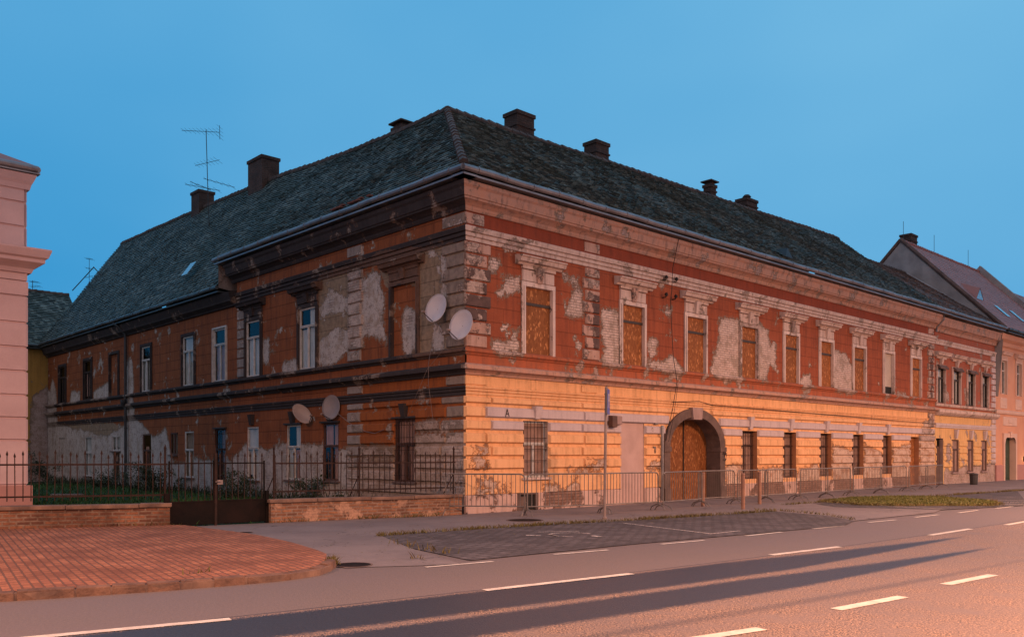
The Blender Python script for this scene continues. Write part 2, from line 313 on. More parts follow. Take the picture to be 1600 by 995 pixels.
M['salmon'] = mat_plain('salmon_wall_paint', (0.60, 0.32, 0.21), (0.53, 0.27, 0.18), 0.8, 0.8, bump=0.002, fine=0.05)
M['salmont'] = mat_plain('pale_salmon_trim', (0.62, 0.45, 0.38), (0.55, 0.39, 0.33), 2, 0.8)
M['yard'] = mat_facade('yellow_yard_plaster', (0.44, 0.27, 0.08), (0.34, 0.21, 0.06), rnd=-0.3, grime=0.3)
M['gable'] = mat_plain('bluish_grey_gable_render', (0.32, 0.32, 0.33), (0.22, 0.22, 0.23), 1.2, 0.9)
M['redterr'] = mat_facade('house_red_plaster', (0.34, 0.115, 0.075), (0.28, 0.09, 0.06), joints=0.0, rnd=-0.1, grime=0.3)
M['yel2'] = mat_facade('house_yellow_plaster', (0.66, 0.42, 0.20), (0.52, 0.33, 0.15), joints=0.0, rnd=-0.1, grime=0.2)
M['dishm'] = mat_plain('satellite_dish_paint', (0.50, 0.50, 0.56), (0.43, 0.43, 0.50), 2, 0.45, bump=0)
M['dishg'] = mat_plain('grey_dish_paint', (0.24, 0.23, 0.26), (0.20, 0.19, 0.22), 2, 0.5, bump=0)
M['dishp'] = mat_plain('beige_dish_paint', (0.36, 0.31, 0.31), (0.30, 0.25, 0.25), 2, 0.5, bump=0)
M['alu'] = mat_plain('dark_antenna_metal', (0.05, 0.06, 0.07), None, 2, 0.5, 0.4, 0)
M['cable'] = mat_plain('black_cable', (0.02, 0.018, 0.018), None, 2, 0.6, 0, 0)
M['cablew'] = mat_plain('pale_cable', (0.25, 0.2, 0.19), None, 2, 0.6, 0, 0)
M['bin'] = mat_plain('dark_grey_bin', (0.05, 0.05, 0.055), None, 3, 0.5)
M['green'] = mat_plain('dark_green_gate_paint', (0.045, 0.07, 0.045), (0.03, 0.05, 0.035), 3, 0.6)
M['sky_glass'] = mat_plain('roof_window_glass', (0.03, 0.05, 0.07), None, 2, 0.06, 0.0, 0, spec=1.0)
M['skyl'] = mat_plain('pale_roof_window', (0.35, 0.5, 0.6), None, 2, 0.15, 0.3, 0, spec=1.0)
M['paint_black'] = mat_plain('black_spray_paint', (0.03, 0.02, 0.02), None, 3, 0.7, 0, 0)
M['newtile'] = mat_plain('fresh_red_tile', (0.22, 0.085, 0.06), (0.15, 0.06, 0.05), 8, 0.8)
def mat_leaf(name, a, b2):
    m, t, b = newmat(name); N = NT(t)
    v = N.n('ShaderNodeAttribute', attribute_name='tv').outputs[2]
    t.links.new(N.mix(v, a, b2), b.inputs['Base Color']); b.inputs['Roughness'].default_value = 0.7
    return m
M['grass'] = mat_leaf('grass_blades', (0.022, 0.075, 0.016), (0.045, 0.13, 0.028))
M['dry'] = mat_leaf('dry_weeds', (0.09, 0.055, 0.018), (0.13, 0.12, 0.03))
M['islandg'] = mat_leaf('verge_grass', (0.075, 0.10, 0.018), (0.14, 0.13, 0.03))
M['leaf'] = mat_leaf('bush_leaves', (0.014, 0.028, 0.014), (0.04, 0.06, 0.025))

# ------------------------------------------------------------------ helpers
FPX, HOR = 1350.0, 709.0
CX, CY = -1.226, 22.98
DR = Vector((0.7283, 0.6852, 0)); DL = Vector((-0.6852, 0.7283, 0)); UP = Vector((0, 0, 1))
def G(x, y, z=0.0):
    Y = FPX*(1.6-z)/(y-HOR); return Vector(((x-800)/FPX*Y, Y, z))
def AT(x, y, Y): return Vector(((x-800)/FPX*Y, Y, 1.6+(HOR-y)*Y/FPX))
class Frame:
    def __init__(s, o, d, n): s.o = Vector((o[0], o[1], 0)); s.d = d; s.n = n
    def P(s, a, z, dep=0.0): return s.o + s.d*a + s.n*dep + UP*z
    def sz(s, px, py):
        t = (px-800)/FPX; a = (t*s.o.y-s.o.x)/(s.d.x-t*s.d.y); Y = s.o.y+a*s.d.y
        return a, 1.6+(HOR-py)*Y/FPX
FR = Frame((CX, CY), DR, -DL)      # street facade
FL = Frame((CX, CY), DL, -DR)      # yard facade

def tag(o, label=None, cat=None, group=None, kind=None):
    if label: o['label'] = label
    if cat: o['category'] = cat
    if group: o['group'] = group
    if kind: o['kind'] = kind
    return o
def empty(name, loc=(0, 0, 0), rz=0, **k):
    o = bpy.data.objects.new(name, None); o.empty_display_size = 0.2; COL.objects.link(o)
    o.location = loc; o.rotation_euler = (0, 0, rz); return tag(o, **k)
ORIG = {}
class MB:
    def __init__(s): s.v = []; s.f = []; s.uv = []; s.tv = []
    def add(s, pts, faces, uvs=None, tv=None):
        b = len(s.v); s.v += [tuple(p) for p in pts]; s.f += [tuple(i+b for i in f) for f in faces]
        s.uv += list(uvs) if uvs is not None else [(p[0]+p[1], p[2]) for p in pts]
        s.tv += [tv if tv is not None else 0.5]*len(pts)
    def box(s, F, a0, a1, z0, z1, d0, d1, taper=0.0):
        if a0 > a1: a0, a1 = a1, a0
        q = [(a0, z0, d0), (a1, z0, d0), (a1, z1, d0), (a0, z1, d0), (a0+taper, z0+taper, d1), (a1-taper, z0+taper, d1), (a1-taper, z1-taper, d1), (a0+taper, z1-taper, d1)]
        s.add([F.P(*p) for p in q], [(0, 1, 2, 3), (4, 5, 6, 7), (0, 1, 5, 4), (1, 2, 6, 5), (2, 3, 7, 6), (3, 0, 4, 7)], [(p[0]+p[2], p[1]+p[2]*0.3) for p in q])
    def cushion(s, F, a0, a1, z0, z1, d0, d1, bev=0.03, st=0.22):
        """raised block with sloping edges, its face a grid so that wear can vary over it"""
        nx = max(1, int((a1-a0)/st)); nz = max(1, int((z1-z0)/st))
        xs = np.linspace(a0+bev, a1-bev, nx+1); zs = np.linspace(z0+bev, z1-bev, nz+1)
        P = []; U = []
        for z in zs:
            for x in xs: P.append(F.P(x, z, d1)); U.append((x, z))
        fs = [(j*(nx+1)+i, j*(nx+1)+i+1, (j+1)*(nx+1)+i+1, (j+1)*(nx+1)+i) for j in range(nz) for i in range(nx)]
        ring = [j for j in range(nx+1)] + [j*(nx+1)+nx for j in range(1, nz+1)] + [nz*(nx+1)+i for i in range(nx-1, -1, -1)] + [j*(nx+1) for j in range(nz-1, 0, -1)]
        base = len(P)
        for k in ring:
            x, z = U[k]
            x2 = a0 if x <= a0+bev+1e-6 else (a1 if x >= a1-bev-1e-6 else x); z2 = z0 if z <= z0+bev+1e-6 else (z1 if z >= z1-bev-1e-6 else z)
            P.append(F.P(x2, z2, d0)); U.append((x2, z2))
        n = len(ring)
        for i in range(n): fs.append((ring[i], ring[(i+1) % n], base+(i+1) % n, base+i))
        s.add(P, fs, U)
    def prism(s, F, a0, a1, prof, st=0.5):
        """prof: closed polygon of (dep, z), run along the facade"""
        n = max(1, int(abs(a1-a0)/st)); m = len(prof); P = []; U = []; fs = []
        for i in range(n+1):
            a = a0+(a1-a0)*i/n
            for d, z in prof: P.append(F.P(a, z, d)); U.append((a, z+d*0.5))
        for i in range(n):
            for j in range(m):
                k = (j+1) % m; fs.append((i*m+j, i*m+k, (i+1)*m+k, (i+1)*m+j))
        fs.append(tuple(range(m))); fs.append(tuple(n*m+j for j in range(m)))
        s.add(P, fs, U)
    def tube(s, pts, r, sides=8, r1=None):
        pts = [Vector(p) for p in pts]; n = len(pts); P = []; fs = []
        for i, p in enumerate(pts):
            d = (pts[min(i+1, n-1)]-pts[max(i-1, 0)]).normalized()
            a = d.cross(UP if abs(d.z) < 0.95 else Vector((1, 0, 0))).normalized(); b = d.cross(a)
            rr = r if r1 is None else r+(r1-r)*i/(n-1)
            for k in range(sides):
                t = 2*math.pi*k/sides; P.append(p+a*rr*math.cos(t)+b*rr*math.sin(t))
        for i in range(n-1):
            for k in range(sides):
                l = (k+1) % sides; fs.append((i*sides+k, i*sides+l, (i+1)*sides+l, (i+1)*sides+k))
        fs.append(tuple(range(sides))); fs.append(tuple((n-1)*sides+k for k in range(sides)))
        s.add(P, fs)
    def boxw(s, c, ax, ay, az, sx, sy, sz):
        c = Vector(c); P = []
        for dz in (-1, 1):
            for dx, dy in ((-1, -1), (1, -1), (1, 1), (-1, 1)): P.append(c+ax*dx*sx/2+ay*dy*sy/2+az*dz*sz/2)
        s.add(P, [(0, 1, 2, 3), (4, 5, 6, 7), (0, 1, 5, 4), (1, 2, 6, 5), (2, 3, 7, 6), (3, 0, 4, 7)], [((p-c).dot(ax)+(p-c).dot(ay)+c.x, p.z) for p in P])
    def lathe(s, c, prof, sides=14):
        c = Vector(c); P = []; fs = []
        for r, z in prof:
            for k in range(sides):
                t = 2*math.pi*k/sides; P.append(c+Vector((r*math.cos(t), r*math.sin(t), z)))
        for i in range(len(prof)-1):
            for k in range(sides):
                l = (k+1) % sides; fs.append((i*sides+k, i*sides+l, (i+1)*sides+l, (i+1)*sides+k))
        fs.append(tuple(range(sides))); fs.append(tuple((len(prof)-1)*sides+k for k in range(sides)))
        s.add(P, fs)
    def build(s, name, mat, parent=None, dmg=None, smooth=False, origin=None, label=None):
        root = parent
        while root is not None and root.parent is not None: root = root.parent
        L = Vector(origin) if origin is not None else (root.location.copy() if root is not None else Vector((0, 0, 0)))
        if root is not None and root.get('local'): L = Vector((0, 0, 0))
        me = bpy.data.meshes.new(name)
        me.from_pydata([(p[0]-L.x, p[1]-L.y, p[2]-L.z) for p in s.v], [], s.f)
        uvl = me.uv_layers.new(name='UVMap'); li = np.empty(len(me.loops), dtype=np.int32); me.loops.foreach_get('vertex_index', li)
        uva = np.array(s.uv, dtype=np.float32)[li]; uvl.data.foreach_set('uv', uva.ravel())
        tv = me.attributes.new('tv', 'FLOAT', 'POINT'); tv.data.foreach_set('value', np.array(s.tv, dtype=np.float32))
        if dmg:
            d, c = dmg(np.array(s.uv))
            for nme, arr in (('dmg', d), ('coat', c)):
                at = me.attributes.new(nme, 'FLOAT', 'POINT'); at.data.foreach_set('value', arr.astype(np.float32))
        bm = bmesh.new(); bm.from_mesh(me)
        if len(s.f) < 60000: bmesh.ops.recalc_face_normals(bm, faces=bm.faces)
        bm.to_mesh(me); bm.free()
        if smooth: me.polygons.foreach_set('use_smooth', [True]*len(me.polygons))
        me.materials.append(M[mat] if isinstance(mat, str) else mat)
        o = bpy.data.objects.new(name, me); COL.objects.link(o)
        if parent is not None: o.parent = parent
        elif origin is not None: o.location = L
        if label: o['label'] = label
        return o

def polysd(P, poly):
    """signed distance, positive inside"""
    poly = np.array(poly); n = len(poly); d = np.full(len(P), 1e9); ins = np.zeros(len(P), bool)
    for i in range(n):
        a = poly[i]; b = poly[(i+1) % n]; e = b-a; w_ = P-a
        t = np.clip((w_@e)/max(e@e, 1e-9), 0, 1); q = w_-t[:, None]*e
        d = np.minimum(d, np.hypot(q[:, 0], q[:, 1]))
        c = ((a[1] > P[:, 1]) != (b[1] > P[:, 1]))
        with np.errstate(divide='ignore', invalid='ignore'):
            x = (b[0]-a[0])*(P[:, 1]-a[1])/(b[1]-a[1])+a[0]
        ins ^= c & (P[:, 0] < x)
    return np.where(ins, d, -d)
def make_dmg(polys, coats=()):
    def fn(U):
        d = np.full(len(U), -3.0); c = np.full(len(U), -3.0)
        for p in polys: d = np.maximum(d, polysd(U, p))
        for p in coats: c = np.maximum(c, polysd(U, p))
        return np.clip(0.5+d/0.45, -1.5, 1.6), np.clip(0.5+c/0.45, -1.5, 1.6)
    return fn
def pxp(F, pts): return [F.sz(*p) for p in pts]
def crop(ox, oy, sc, pts): return [(ox+x/sc, oy+y/sc) for x, y in pts]

def wall_grid(mb, F, a0, a1, z0, z1, holes, step=0.2, dep=0.0, arch=None):
    xs = set(np.arange(a0, a1, step).round(4)) | {a1}; zs = set(np.arange(z0, z1, step).round(4)) | {z1}
    hx = sorted({h[0] for h in holes} | {h[1] for h in holes}); hz = sorted({h[2] for h in holes} | {h[3] for h in holes})
    xs = sorted({x for x in xs if all(abs(x-h) > 0.04 for h in hx) or x in (a0, a1)} | {h for h in hx if a0 < h < a1})
    zs = sorted({z for z in zs if all(abs(z-h) > 0.04 for h in hz) or z in (z0, z1)} | {h for h in hz if z0 < h < z1})
    nx, nz = len(xs), len(zs); P = []; U = []; fs = []
    for z in zs:
        for x in xs: P.append(F.P(x, z, dep)); U.append((x, z))
    for j in range(nz-1):
        for i in range(nx-1):
            cx, cz = (xs[i]+xs[i+1])/2, (zs[j]+zs[j+1])/2
            if any(h[0] < cx < h[1] and h[2] < cz < h[3] for h in holes): continue
            if arch and abs(cx-arch[0]) < arch[1] and (cz < arch[2] or math.hypot(cx-arch[0], (cz-arch[2])*arch[1]/arch[3]) < arch[1]): continue
            fs.append((j*nx+i, j*nx+i+1, (j+1)*nx+i+1, (j+1)*nx+i))
    mb.add(P, fs, U)

# ------------------------------------------------------------------ ground, road, pavements
def sheet(name, pts, z, mat, kind='structure', label=None, cat=None, thick=0.0):
    me = bpy.data.meshes.new(name); bm = bmesh.new()
    vs = [bm.verts.new((p[0], p[1], z)) for p in pts]; f = bm.faces.new(vs)
    if thick:
        r = bmesh.ops.extrude_face_region(bm, geom=[f]); 
        for e in r['geom']:
            if isinstance(e, bmesh.types.BMVert): e.co.z -= thick
    bmesh.ops.recalc_face_normals(bm, faces=bm.faces)
    bmesh.ops.triangulate(bm, faces=bm.faces, ngon_method='EAR_CLIP')
    if not thick:
        for f in bm.faces:
            if f.normal.z < 0: f.normal_flip()
    bm.to_mesh(me); bm.free(); me.materials.append(M[mat]); o = bpy.data.objects.new(name, me); COL.objects.link(o)
    return tag(o, label, cat, kind=kind)
def g2(pts): return [tuple(G(*p)[:2]) for p in pts]

sheet('ground', [(-400, -300), (500, -300), (500, 900), (-400, 900)], -0.012, 'earth')
# the centre line curves slightly: y = f(x)
LX = [-40, -4.14, -2.73, -0.32, 1.6, 4.1, 5.65, 8.23, 9.81, 60]; LY = [-12.5, 7.55, 8.37, 10.14, 11.55, 13.67, 14.9, 17.01, 18.46, 61.0]
cf = np.polyfit([-4.14, -2.73, -0.32, 1.6, 4.1, 5.65, 8.23, 9.81], [7.55, 8.37, 10.14, 11.55, 13.67, 14.9, 17.01, 18.46], 2)
def cl(x):
    if x < -5: s_ = 2*cf[0]*-5+cf[1]; return np.polyval(cf, -5)+s_*(x+5)
    if x > 12: s_ = 2*cf[0]*12+cf[1]; return np.polyval(cf, 12)+s_*(x-12)
    return float(np.polyval(cf, x))
mb = MB(); xs = np.arange(-50, 75, 0.6); vs_ = np.concatenate([np.arange(-14, -3, 1.0), np.arange(-3, 1.0, 0.25), np.arange(1, 14, 1.0)])
for x in xs:
    s_ = (cl(x+0.3)-cl(x-0.3))/0.6; L = math.hypot(1, s_)
    for v in vs_: mb.v.append((x-v*s_/L, cl(x)+v/L, 0.0)); mb.uv.append((x, v)); mb.tv.append(0.5)
n = len(vs_)
mb.f = [(i*n+j, (i+1)*n+j, (i+1)*n+j+1, i*n+j+1) for i in range(len(xs)-1) for j in range(n-1)]
road = tag(mb.build('road', 'road'), kind='structure')
me = road.data
for nme, k in (('ru', 0), ('rv', 1)):
    at = me.attributes.new(nme, 'FLOAT', 'POINT'); at.data.foreach_set('value', np.array([u[k] for u in mb.uv], dtype=np.float32))

def fr2(a, d): p = FR.P(a, 0, d); return (p.x, p.y)
# asphalt pavement: driveway mouth plus strip along the house
walk_px = [(268, 824), (300, 822), (424, 817), (520, 812), (640, 808), (700, 806)]
inner = [fr2(a, 0.0) for a in (0, 60, 75)]
outer = [fr2(75, 5.5)] + g2([(1600, 766), (1555, 769), (1480, 774), (1400, 777), (1330, 781), (1268, 786), (1235, 788), (1210, 798.5)]) + g2([(1120, 805), (1000, 812.5), (880, 819), (760, 826), (670, 832), (600, 838), (640, 856), (720, 881), (650, 884), (575, 886), (540, 888), (515, 880), (500, 868), (400, 842), (290, 826)])
sheet('pavement', g2(walk_px)+inner+outer, 0.008, 'walk')
sheet('parking_bay', g2([(598, 838), (670, 832), (760, 826), (880, 819), (1000, 812.5), (1120, 805), (1210, 798.5), (1290, 806), (1335, 814), (1320, 821), (1200, 832), (1000, 849.5), (800, 869.5), (735, 876), (640, 856)]), 0.012, 'cobble')
sheet('driveway', g2([(1210, 799), (1236, 787.5), (1268, 786), (1305, 792), (1470, 797), (1460, 801), (1335, 814), (1290, 806)]), 0.014, 'walk')
sheet('far_parking_bay', g2([(1275, 788), (1330, 781.5), (1400, 777.5), (1480, 774.3), (1590, 767.5), (1600, 780), (1600, 790), (1470, 797), (1305, 792.5)]), 0.016, 'cobble')
# front pavement on the camera's side of the road (where the street lamps stand)
fp = [(x-(-8.2)*s/math.hypot(1, s), cl(x)+(-8.2)/math.hypot(1, s)) for x, s in ((x, (cl(x+.3)-cl(x-.3))/.6) for x in (-40, -5, 0, 5, 12, 70))]
sheet('near_pavement', fp+[(70, -10), (20, -30), (-60, -60)], 0.10, 'walk', thick=0.12)
# brick forecourt with kerb stones
bk = g2([(266, 826), (290, 826.5), (345, 834), (400, 842), (455, 854.5), (497, 868), (510, 874)])
kc = [(505, 881), (488, 887), (455, 892), (420, 896), (380, 899), (330, 903), (250, 909), (150, 915), (60, 921), (0, 924)]
bk += [tuple(G(x, y, 0.09)[:2]) for x, y in kc] + [(-14, 6.6), (-20, 5.0), (-22, 13), (-10.6, 17.3)]
sheet('brick_pavement', bk, 0.09, 'paving', thick=0.1)
mbk = MB()
kp = [Vector((*G(x, y, 0.09)[:2], 0)) for x, y in [(514, 875)]+kc] + [Vector((-14, 6.55, 0)), Vector((-20, 4.9, 0))]
seg = []; 
for a, b in zip(kp[:-1], kp[1:]):
    n_ = max(1, int((b-a).length/0.05)); seg += [a.lerp(b, i/n_) for i in range(n_)]
i = 0
while i < len(seg)-12:
    ln = random.choice([7, 9, 10, 11]); j = min(i+ln, len(seg)-2); a, b = seg[i], seg[j]; d = (b-a).normalized(); nn = Vector((d.y, -d.x, 0))
    if nn.y > 0: nn = -nn
    h = 0.105+random.uniform(-.012, .012); w_ = 0.13+random.uniform(-.015, .02)
    off = random.uniform(-.012, .012); c0 = a+d*0.008; c1 = b-d*0.008
    P = [c0+nn*off, c1+nn*off, c1+nn*(w_+off), c0+nn*(w_+off)]
    q = [p+UP*-0.02 for p in P]+[c0+nn*(off)+UP*h, c1+nn*(off)+UP*(h+.006), c1+nn*(w_+off-.025)+UP*(h-.01), c0+nn*(w_+off-.025)+UP*(h-.014)]
    mbk.add(q, [(0, 1, 2, 3), (4, 5, 6, 7), (0, 1, 5, 4), (1, 2, 6, 5), (2, 3, 7, 6), (3, 0, 4, 7)])
    i = j
P = []
for k, p in enumerate(seg):
    d = (seg[min(k+1, len(seg)-1)]-seg[max(k-1, 0)]).normalized(); nn = Vector((d.y, -d.x, 0))
    if nn.y > 0: nn = -nn
    P += [p+UP*.085, p+nn*.115+UP*.08, p+nn*.12-UP*.02]
mo = MB(); mo.add(P, [f_ for k in range(len(seg)-1) for f_ in ((3*k, 3*k+3, 3*k+4, 3*k+1), (3*k+1, 3*k+4, 3*k+5, 3*k+2))]); tag(mo.build('kerb_mortar', 'coping'), kind='structure')
kerb = tag(mbk.build('kerb', 'kerb'), kind='structure')
bv = kerb.modifiers.new('b', 'BEVEL'); bv.width = 0.012; bv.segments = 2

# markings
def strip(name, p0, p1, w_, mat='white', z=0.006):
    p0 = Vector((p0[0], p0[1], z)); p1 = Vector((p1[0], p1[1], z)); d = (p1-p0).normalized(); n_ = Vector((-d.y, d.x, 0))*w_/2
    return [(p0-n_), (p1-n_), (p1+n_), (p0+n_)]
mk = MB()
def quad(mb, q): mb.add(q, [(0, 1, 2, 3)])
for a, b in (((60, 995), (360, 967)), ((757, 922), (987, 896)), ((1205, 867), (1312, 854)), ((1453, 836), (1517, 826)), ((1572, 820), (1612, 813))):
    p, q = G(*a), G(*b)
    if a[0] == 60: p = p-(q-p).normalized()*1.5
    quad(mk, strip('', p, q, 0.13))
for a, b in (((1105, 995), (1190, 982)), ((1306, 952), (1411, 932)), ((1477, 913), (1552, 898))): 
    p, q = G(*a), G(*b)
    if a[0] == 1105: p = p-(q-p).normalized()*0.7
    quad(mk, strip('', p, q, 0.14))
tag(mk.build('lane_markings', 'white'), kind='structure')
mk = MB()
L2 = [(665, 886), (770, 877), (865, 866), (950, 859), (1033, 850), (1100, 844), (1166, 837), (1222, 831), (1270, 826), (1318, 821), (1357, 816), (1400, 812), (1430, 808), (1466, 804), (1497, 801), (1528, 797), (1556, 794), (1583, 791)]
for k in range(0, len(L2), 2): quad(mk, strip('', G(*L2[k]), G(*L2[k+1]), 0.09))
tag(mk.build('edge_dashes', 'white'), kind='structure')
mk = MB()
quad(mk, strip('', G(975, 818), G(1110, 834.5), 0.07, z=0.018)); quad(mk, strip('', G(1108, 835), G(1156, 830), 0.07, z=0.018))
quad(mk, strip('', G(1330, 788), G(1475, 796), 0.08, z=0.022))
for i in range(3): quad(mk, strip('', G(1470+i*38, 786-i*2.2), G(1600+i*30, 789-i*2.4), 0.09, z=0.022))
# wheelchair symbol, lying on the bay
def arcs(c, r, a0, a1, w_, n_=16, z=0.018):
    P = []
    for i in range(n_+1):
        t = R(a0+(a1-a0)*i/n_); e1 = Vector((0.75, 0.66, 0)); e2 = Vector((-0.66, 0.75, 0))
        for rr in (r-w_/2, r+w_/2): P.append(Vector((c.x, c.y, z))+e1*math.cos(t)*rr+e2*math.sin(t)*rr)
    mk.add(P, [(2*i, 2*i+1, 2*i+3, 2*i+2) for i in range(n_)])
c = G(893, 836)
arcs(c, 0.42, -20, 230, 0.07)
quad(mk, strip('', G(822, 837), G(845, 837.5), 0.12, z=0.018)); quad(mk, strip('', G(858, 836), G(876, 839), 0.10, z=0.018))
quad(mk, strip('', G(925, 837.5), G(938, 839.5), 0.12, z=0.018)); quad(mk, strip('', G(841, 832), G(905, 830.5), 0.06, z=0.018))
tag(mk.build('parking_markings', 'faint'), kind='structure')
# yard lawn
yard = [FL.P(0.3, 0, 0.0), FL.P(37.8, 0, 0.0), FL.P(37.8, 0, 22), Vector((-22, 15, 0)), Vector((-10.5, 17.55, 0)), Vector((-7.3, 18.75, 0)), Vector((-5.6, 20.2, 0)), Vector((-1.5, 22.6, 0))]
sheet('lawn_ground', [(p.x, p.y) for p in yard], 0.004, 'lawn')

# verge island
isl = g2([(1290, 783.5), (1330, 779), (1400, 777), (1470, 778), (1545, 784), (1560, 788), (1550, 791), (1480, 790.5), (1400, 791), (1340, 789.5)])
sheet('verge_island', isl, 0.07, 'vergesoil', thick=0.08)

# ------------------------------------------------------------------ roofs
def tile_roof(mb, E, Rg, s0f, s1f, tw=0.19, ex=0.17, nrm=None, lift=0.045, jit=0.008, und=0.04):
    """E(s), Rg(s): eave and ridge points; rows between, every tile its own little plate"""
    smid = (s0f(0)+s1f(0))/2; slope = (Rg(smid)-E(smid)); rows = int(slope.length/ex)
    def pt(s, v):
        p = E(s).lerp(Rg(s), v)
        u = math.sin(s*0.55+v*2)*0.4+math.sin(s*1.37+v*5+1)*0.3+math.sin(s*0.21+4*v+2)*0.6
        return p+N_*(u*und*math.sin(math.pi*min(1, v*1.02)))
    a = E(smid+1)-E(smid); N_ = a.cross(slope).normalized()
    if N_.z < 0: N_ = -N_
    V = []; Fc = []; T = []; UVs = []
    for r in range(rows):
        v0 = r/rows; v1 = min(1.0, (r+1.25)/rows); sa, sb = s0f(v0), s1f(v0); L = abs(sb-sa); n_ = int(L/tw); sg = 1 if sb > sa else -1
        off = (r % 2)*tw/2; tilt = random.uniform(-.003, .003)
        for k in range(n_+1):
            x0 = sa+sg*max(0.0, k*tw-off); x1 = sa+sg*min(L, (k+1)*tw-off-0.006)
            if abs(x1-x0) < 0.02 or (x1-x0)*sg < 0: continue
            j = random.gauss(0, 1)*jit; l = lift+j; sl = random.gauss(0, 0.011)*(jit/0.012)
            p0 = pt(x0, v0+sl/8); p1 = pt(x1, v0+sl/8+random.gauss(0, .0006)); p2 = pt(x1, v1); p3 = pt(x0, v1)
            b = len(V)
            V += [p0+N_*l, p1+N_*(l+random.gauss(0, .004)), p2+N_*0.004, p3+N_*0.004, p0-N_*0.005, p1-N_*0.005]
            Fc += [(b, b+1, b+2, b+3), (b+4, b+5, b+1, b)]
            t_ = random.random(); T += [t_]*6; UVs += [(x0, v0*8), (x1, v0*8), (x1, v1*8), (x0, v1*8), (x0, v0*8), (x1, v0*8)]
    b = len(mb.v); mb.v += [tuple(p) for p in V]; mb.f += [tuple(i+b for i in f) for f in Fc]; mb.uv += UVs; mb.tv += T
    # underlay
    ns = 24
    for r in range(6):
        for k in range(ns):
            q = []
            for rr, kk in ((r, k), (r, k+1), (r+1, k+1), (r+1, k)):
                v = rr/6; s_ = s0f(v)+(s1f(v)-s0f(v))*kk/ns; q.append(pt(s_, v)-N_*0.03)
            mb.add(q, [(0, 1, 2, 3)], tv=0.1)

def chimney(root, F, a, d, zb, w_, dd, h, cap='band'):
    m = MB(); m.box(F, a-w_/2, a+w_/2, zb-1.5, zb+h, d-dd/2, d+dd/2)
    o = m.build('chimney', 'chim', root)
    m = MB()
    if F is FR: m.box(F, a-w_/2-.04, a+w_/2+.04, zb+h*0.72, zb+h*0.72+0.07, d-dd/2-.04, d+dd/2+.04)
    m.box(F, a-w_/2-.045, a+w_/2+.045, zb+h+.002, zb+h+0.14, d-dd/2-.045, d+dd/2+.045)
    if cap == 'cowl':
        c = F.P(a, zb+h+0.14, d); m.lathe(c, [(0.09, 0), (0.09, 0.14), (0.22, 0.15), (0.12, 0.26), (0.02, 0.28)], 10)
    if cap == 'slab':
        m.box(F, a-w_/2+.05, a+w_/2-.05, zb+h+0.14, zb+h+0.26, d-dd/2+.05, d+dd/2-.05); m.box(F, a-w_/2-.1, a+w_/2+.1, zb+h+0.262, zb+h+0.32, d-dd/2-.1, d+dd/2+.1)
    m.build('chimney_cap', 'chim', o); return o

def gutter(root, F, a0, a1, z, dep, r=0.075, mat='zinc', name='gutter'):
    m = MB(); n_ = max(2, int(abs(a1-a0)/1.0)); pts = [F.P(a0+(a1-a0)*i/n_, z+0.012*math.sin(i*2.1), dep) for i in range(n_+1)]
    m.tube(pts, r, 10)
    for i in range(n_):
        a = a0+(a1-a0)*(i+0.5)/n_
        p = F.P(a, z+0.012*math.sin(i*2.1+1), dep); m.tube([p-F.d*0.025, p+F.d*0.025], r+0.014, 10)
    o = m.build(name, mat, root, smooth=False)
    m = MB(); m.box(F, a0, a1, z-0.17, z-0.12, 0.0 if dep < 0.5 else 0.10, dep-0.02); m.build('eave_board', mat, root)
    return o

# ------------------------------------------------------------------ windows
def curtain_mesh(mb, F, a0, a1, z0, z1, dep, amp=0.015, fold=0.11):
    n_ = max(4, int((a1-a0)/0.03)); P = []
    for i in range(n_+1):
        a = a0+(a1-a0)*i/n_; d = dep+amp*math.sin(a/fold*6.28)+0.006*math.sin(a*31)
        P += [F.P(a, z0, d), F.P(a, z1, d+0.01)]
    mb.add(P, [(2*i, 2*i+2, 2*i+3, 2*i+1) for i in range(n_)])
def reveal(m, F, a0, a1, z0, z1, dep, d0=0.0):
    q = [F.P(a0, z0, d0), F.P(a1, z0, d0), F.P(a1, z1, d0), F.P(a0, z1, d0), F.P(a0, z0, -dep), F.P(a1, z0, -dep), F.P(a1, z1, -dep), F.P(a0, z1, -dep)]
    m.add(q, [(0, 1, 5, 4), (1, 2, 6, 5), (2, 3, 7, 6), (3, 0, 4, 7)], [(a0, z0), (a1, z0), (a1, z1), (a0, z1), (a0, z0), (a1, z0), (a1, z1), (a0, z1)])
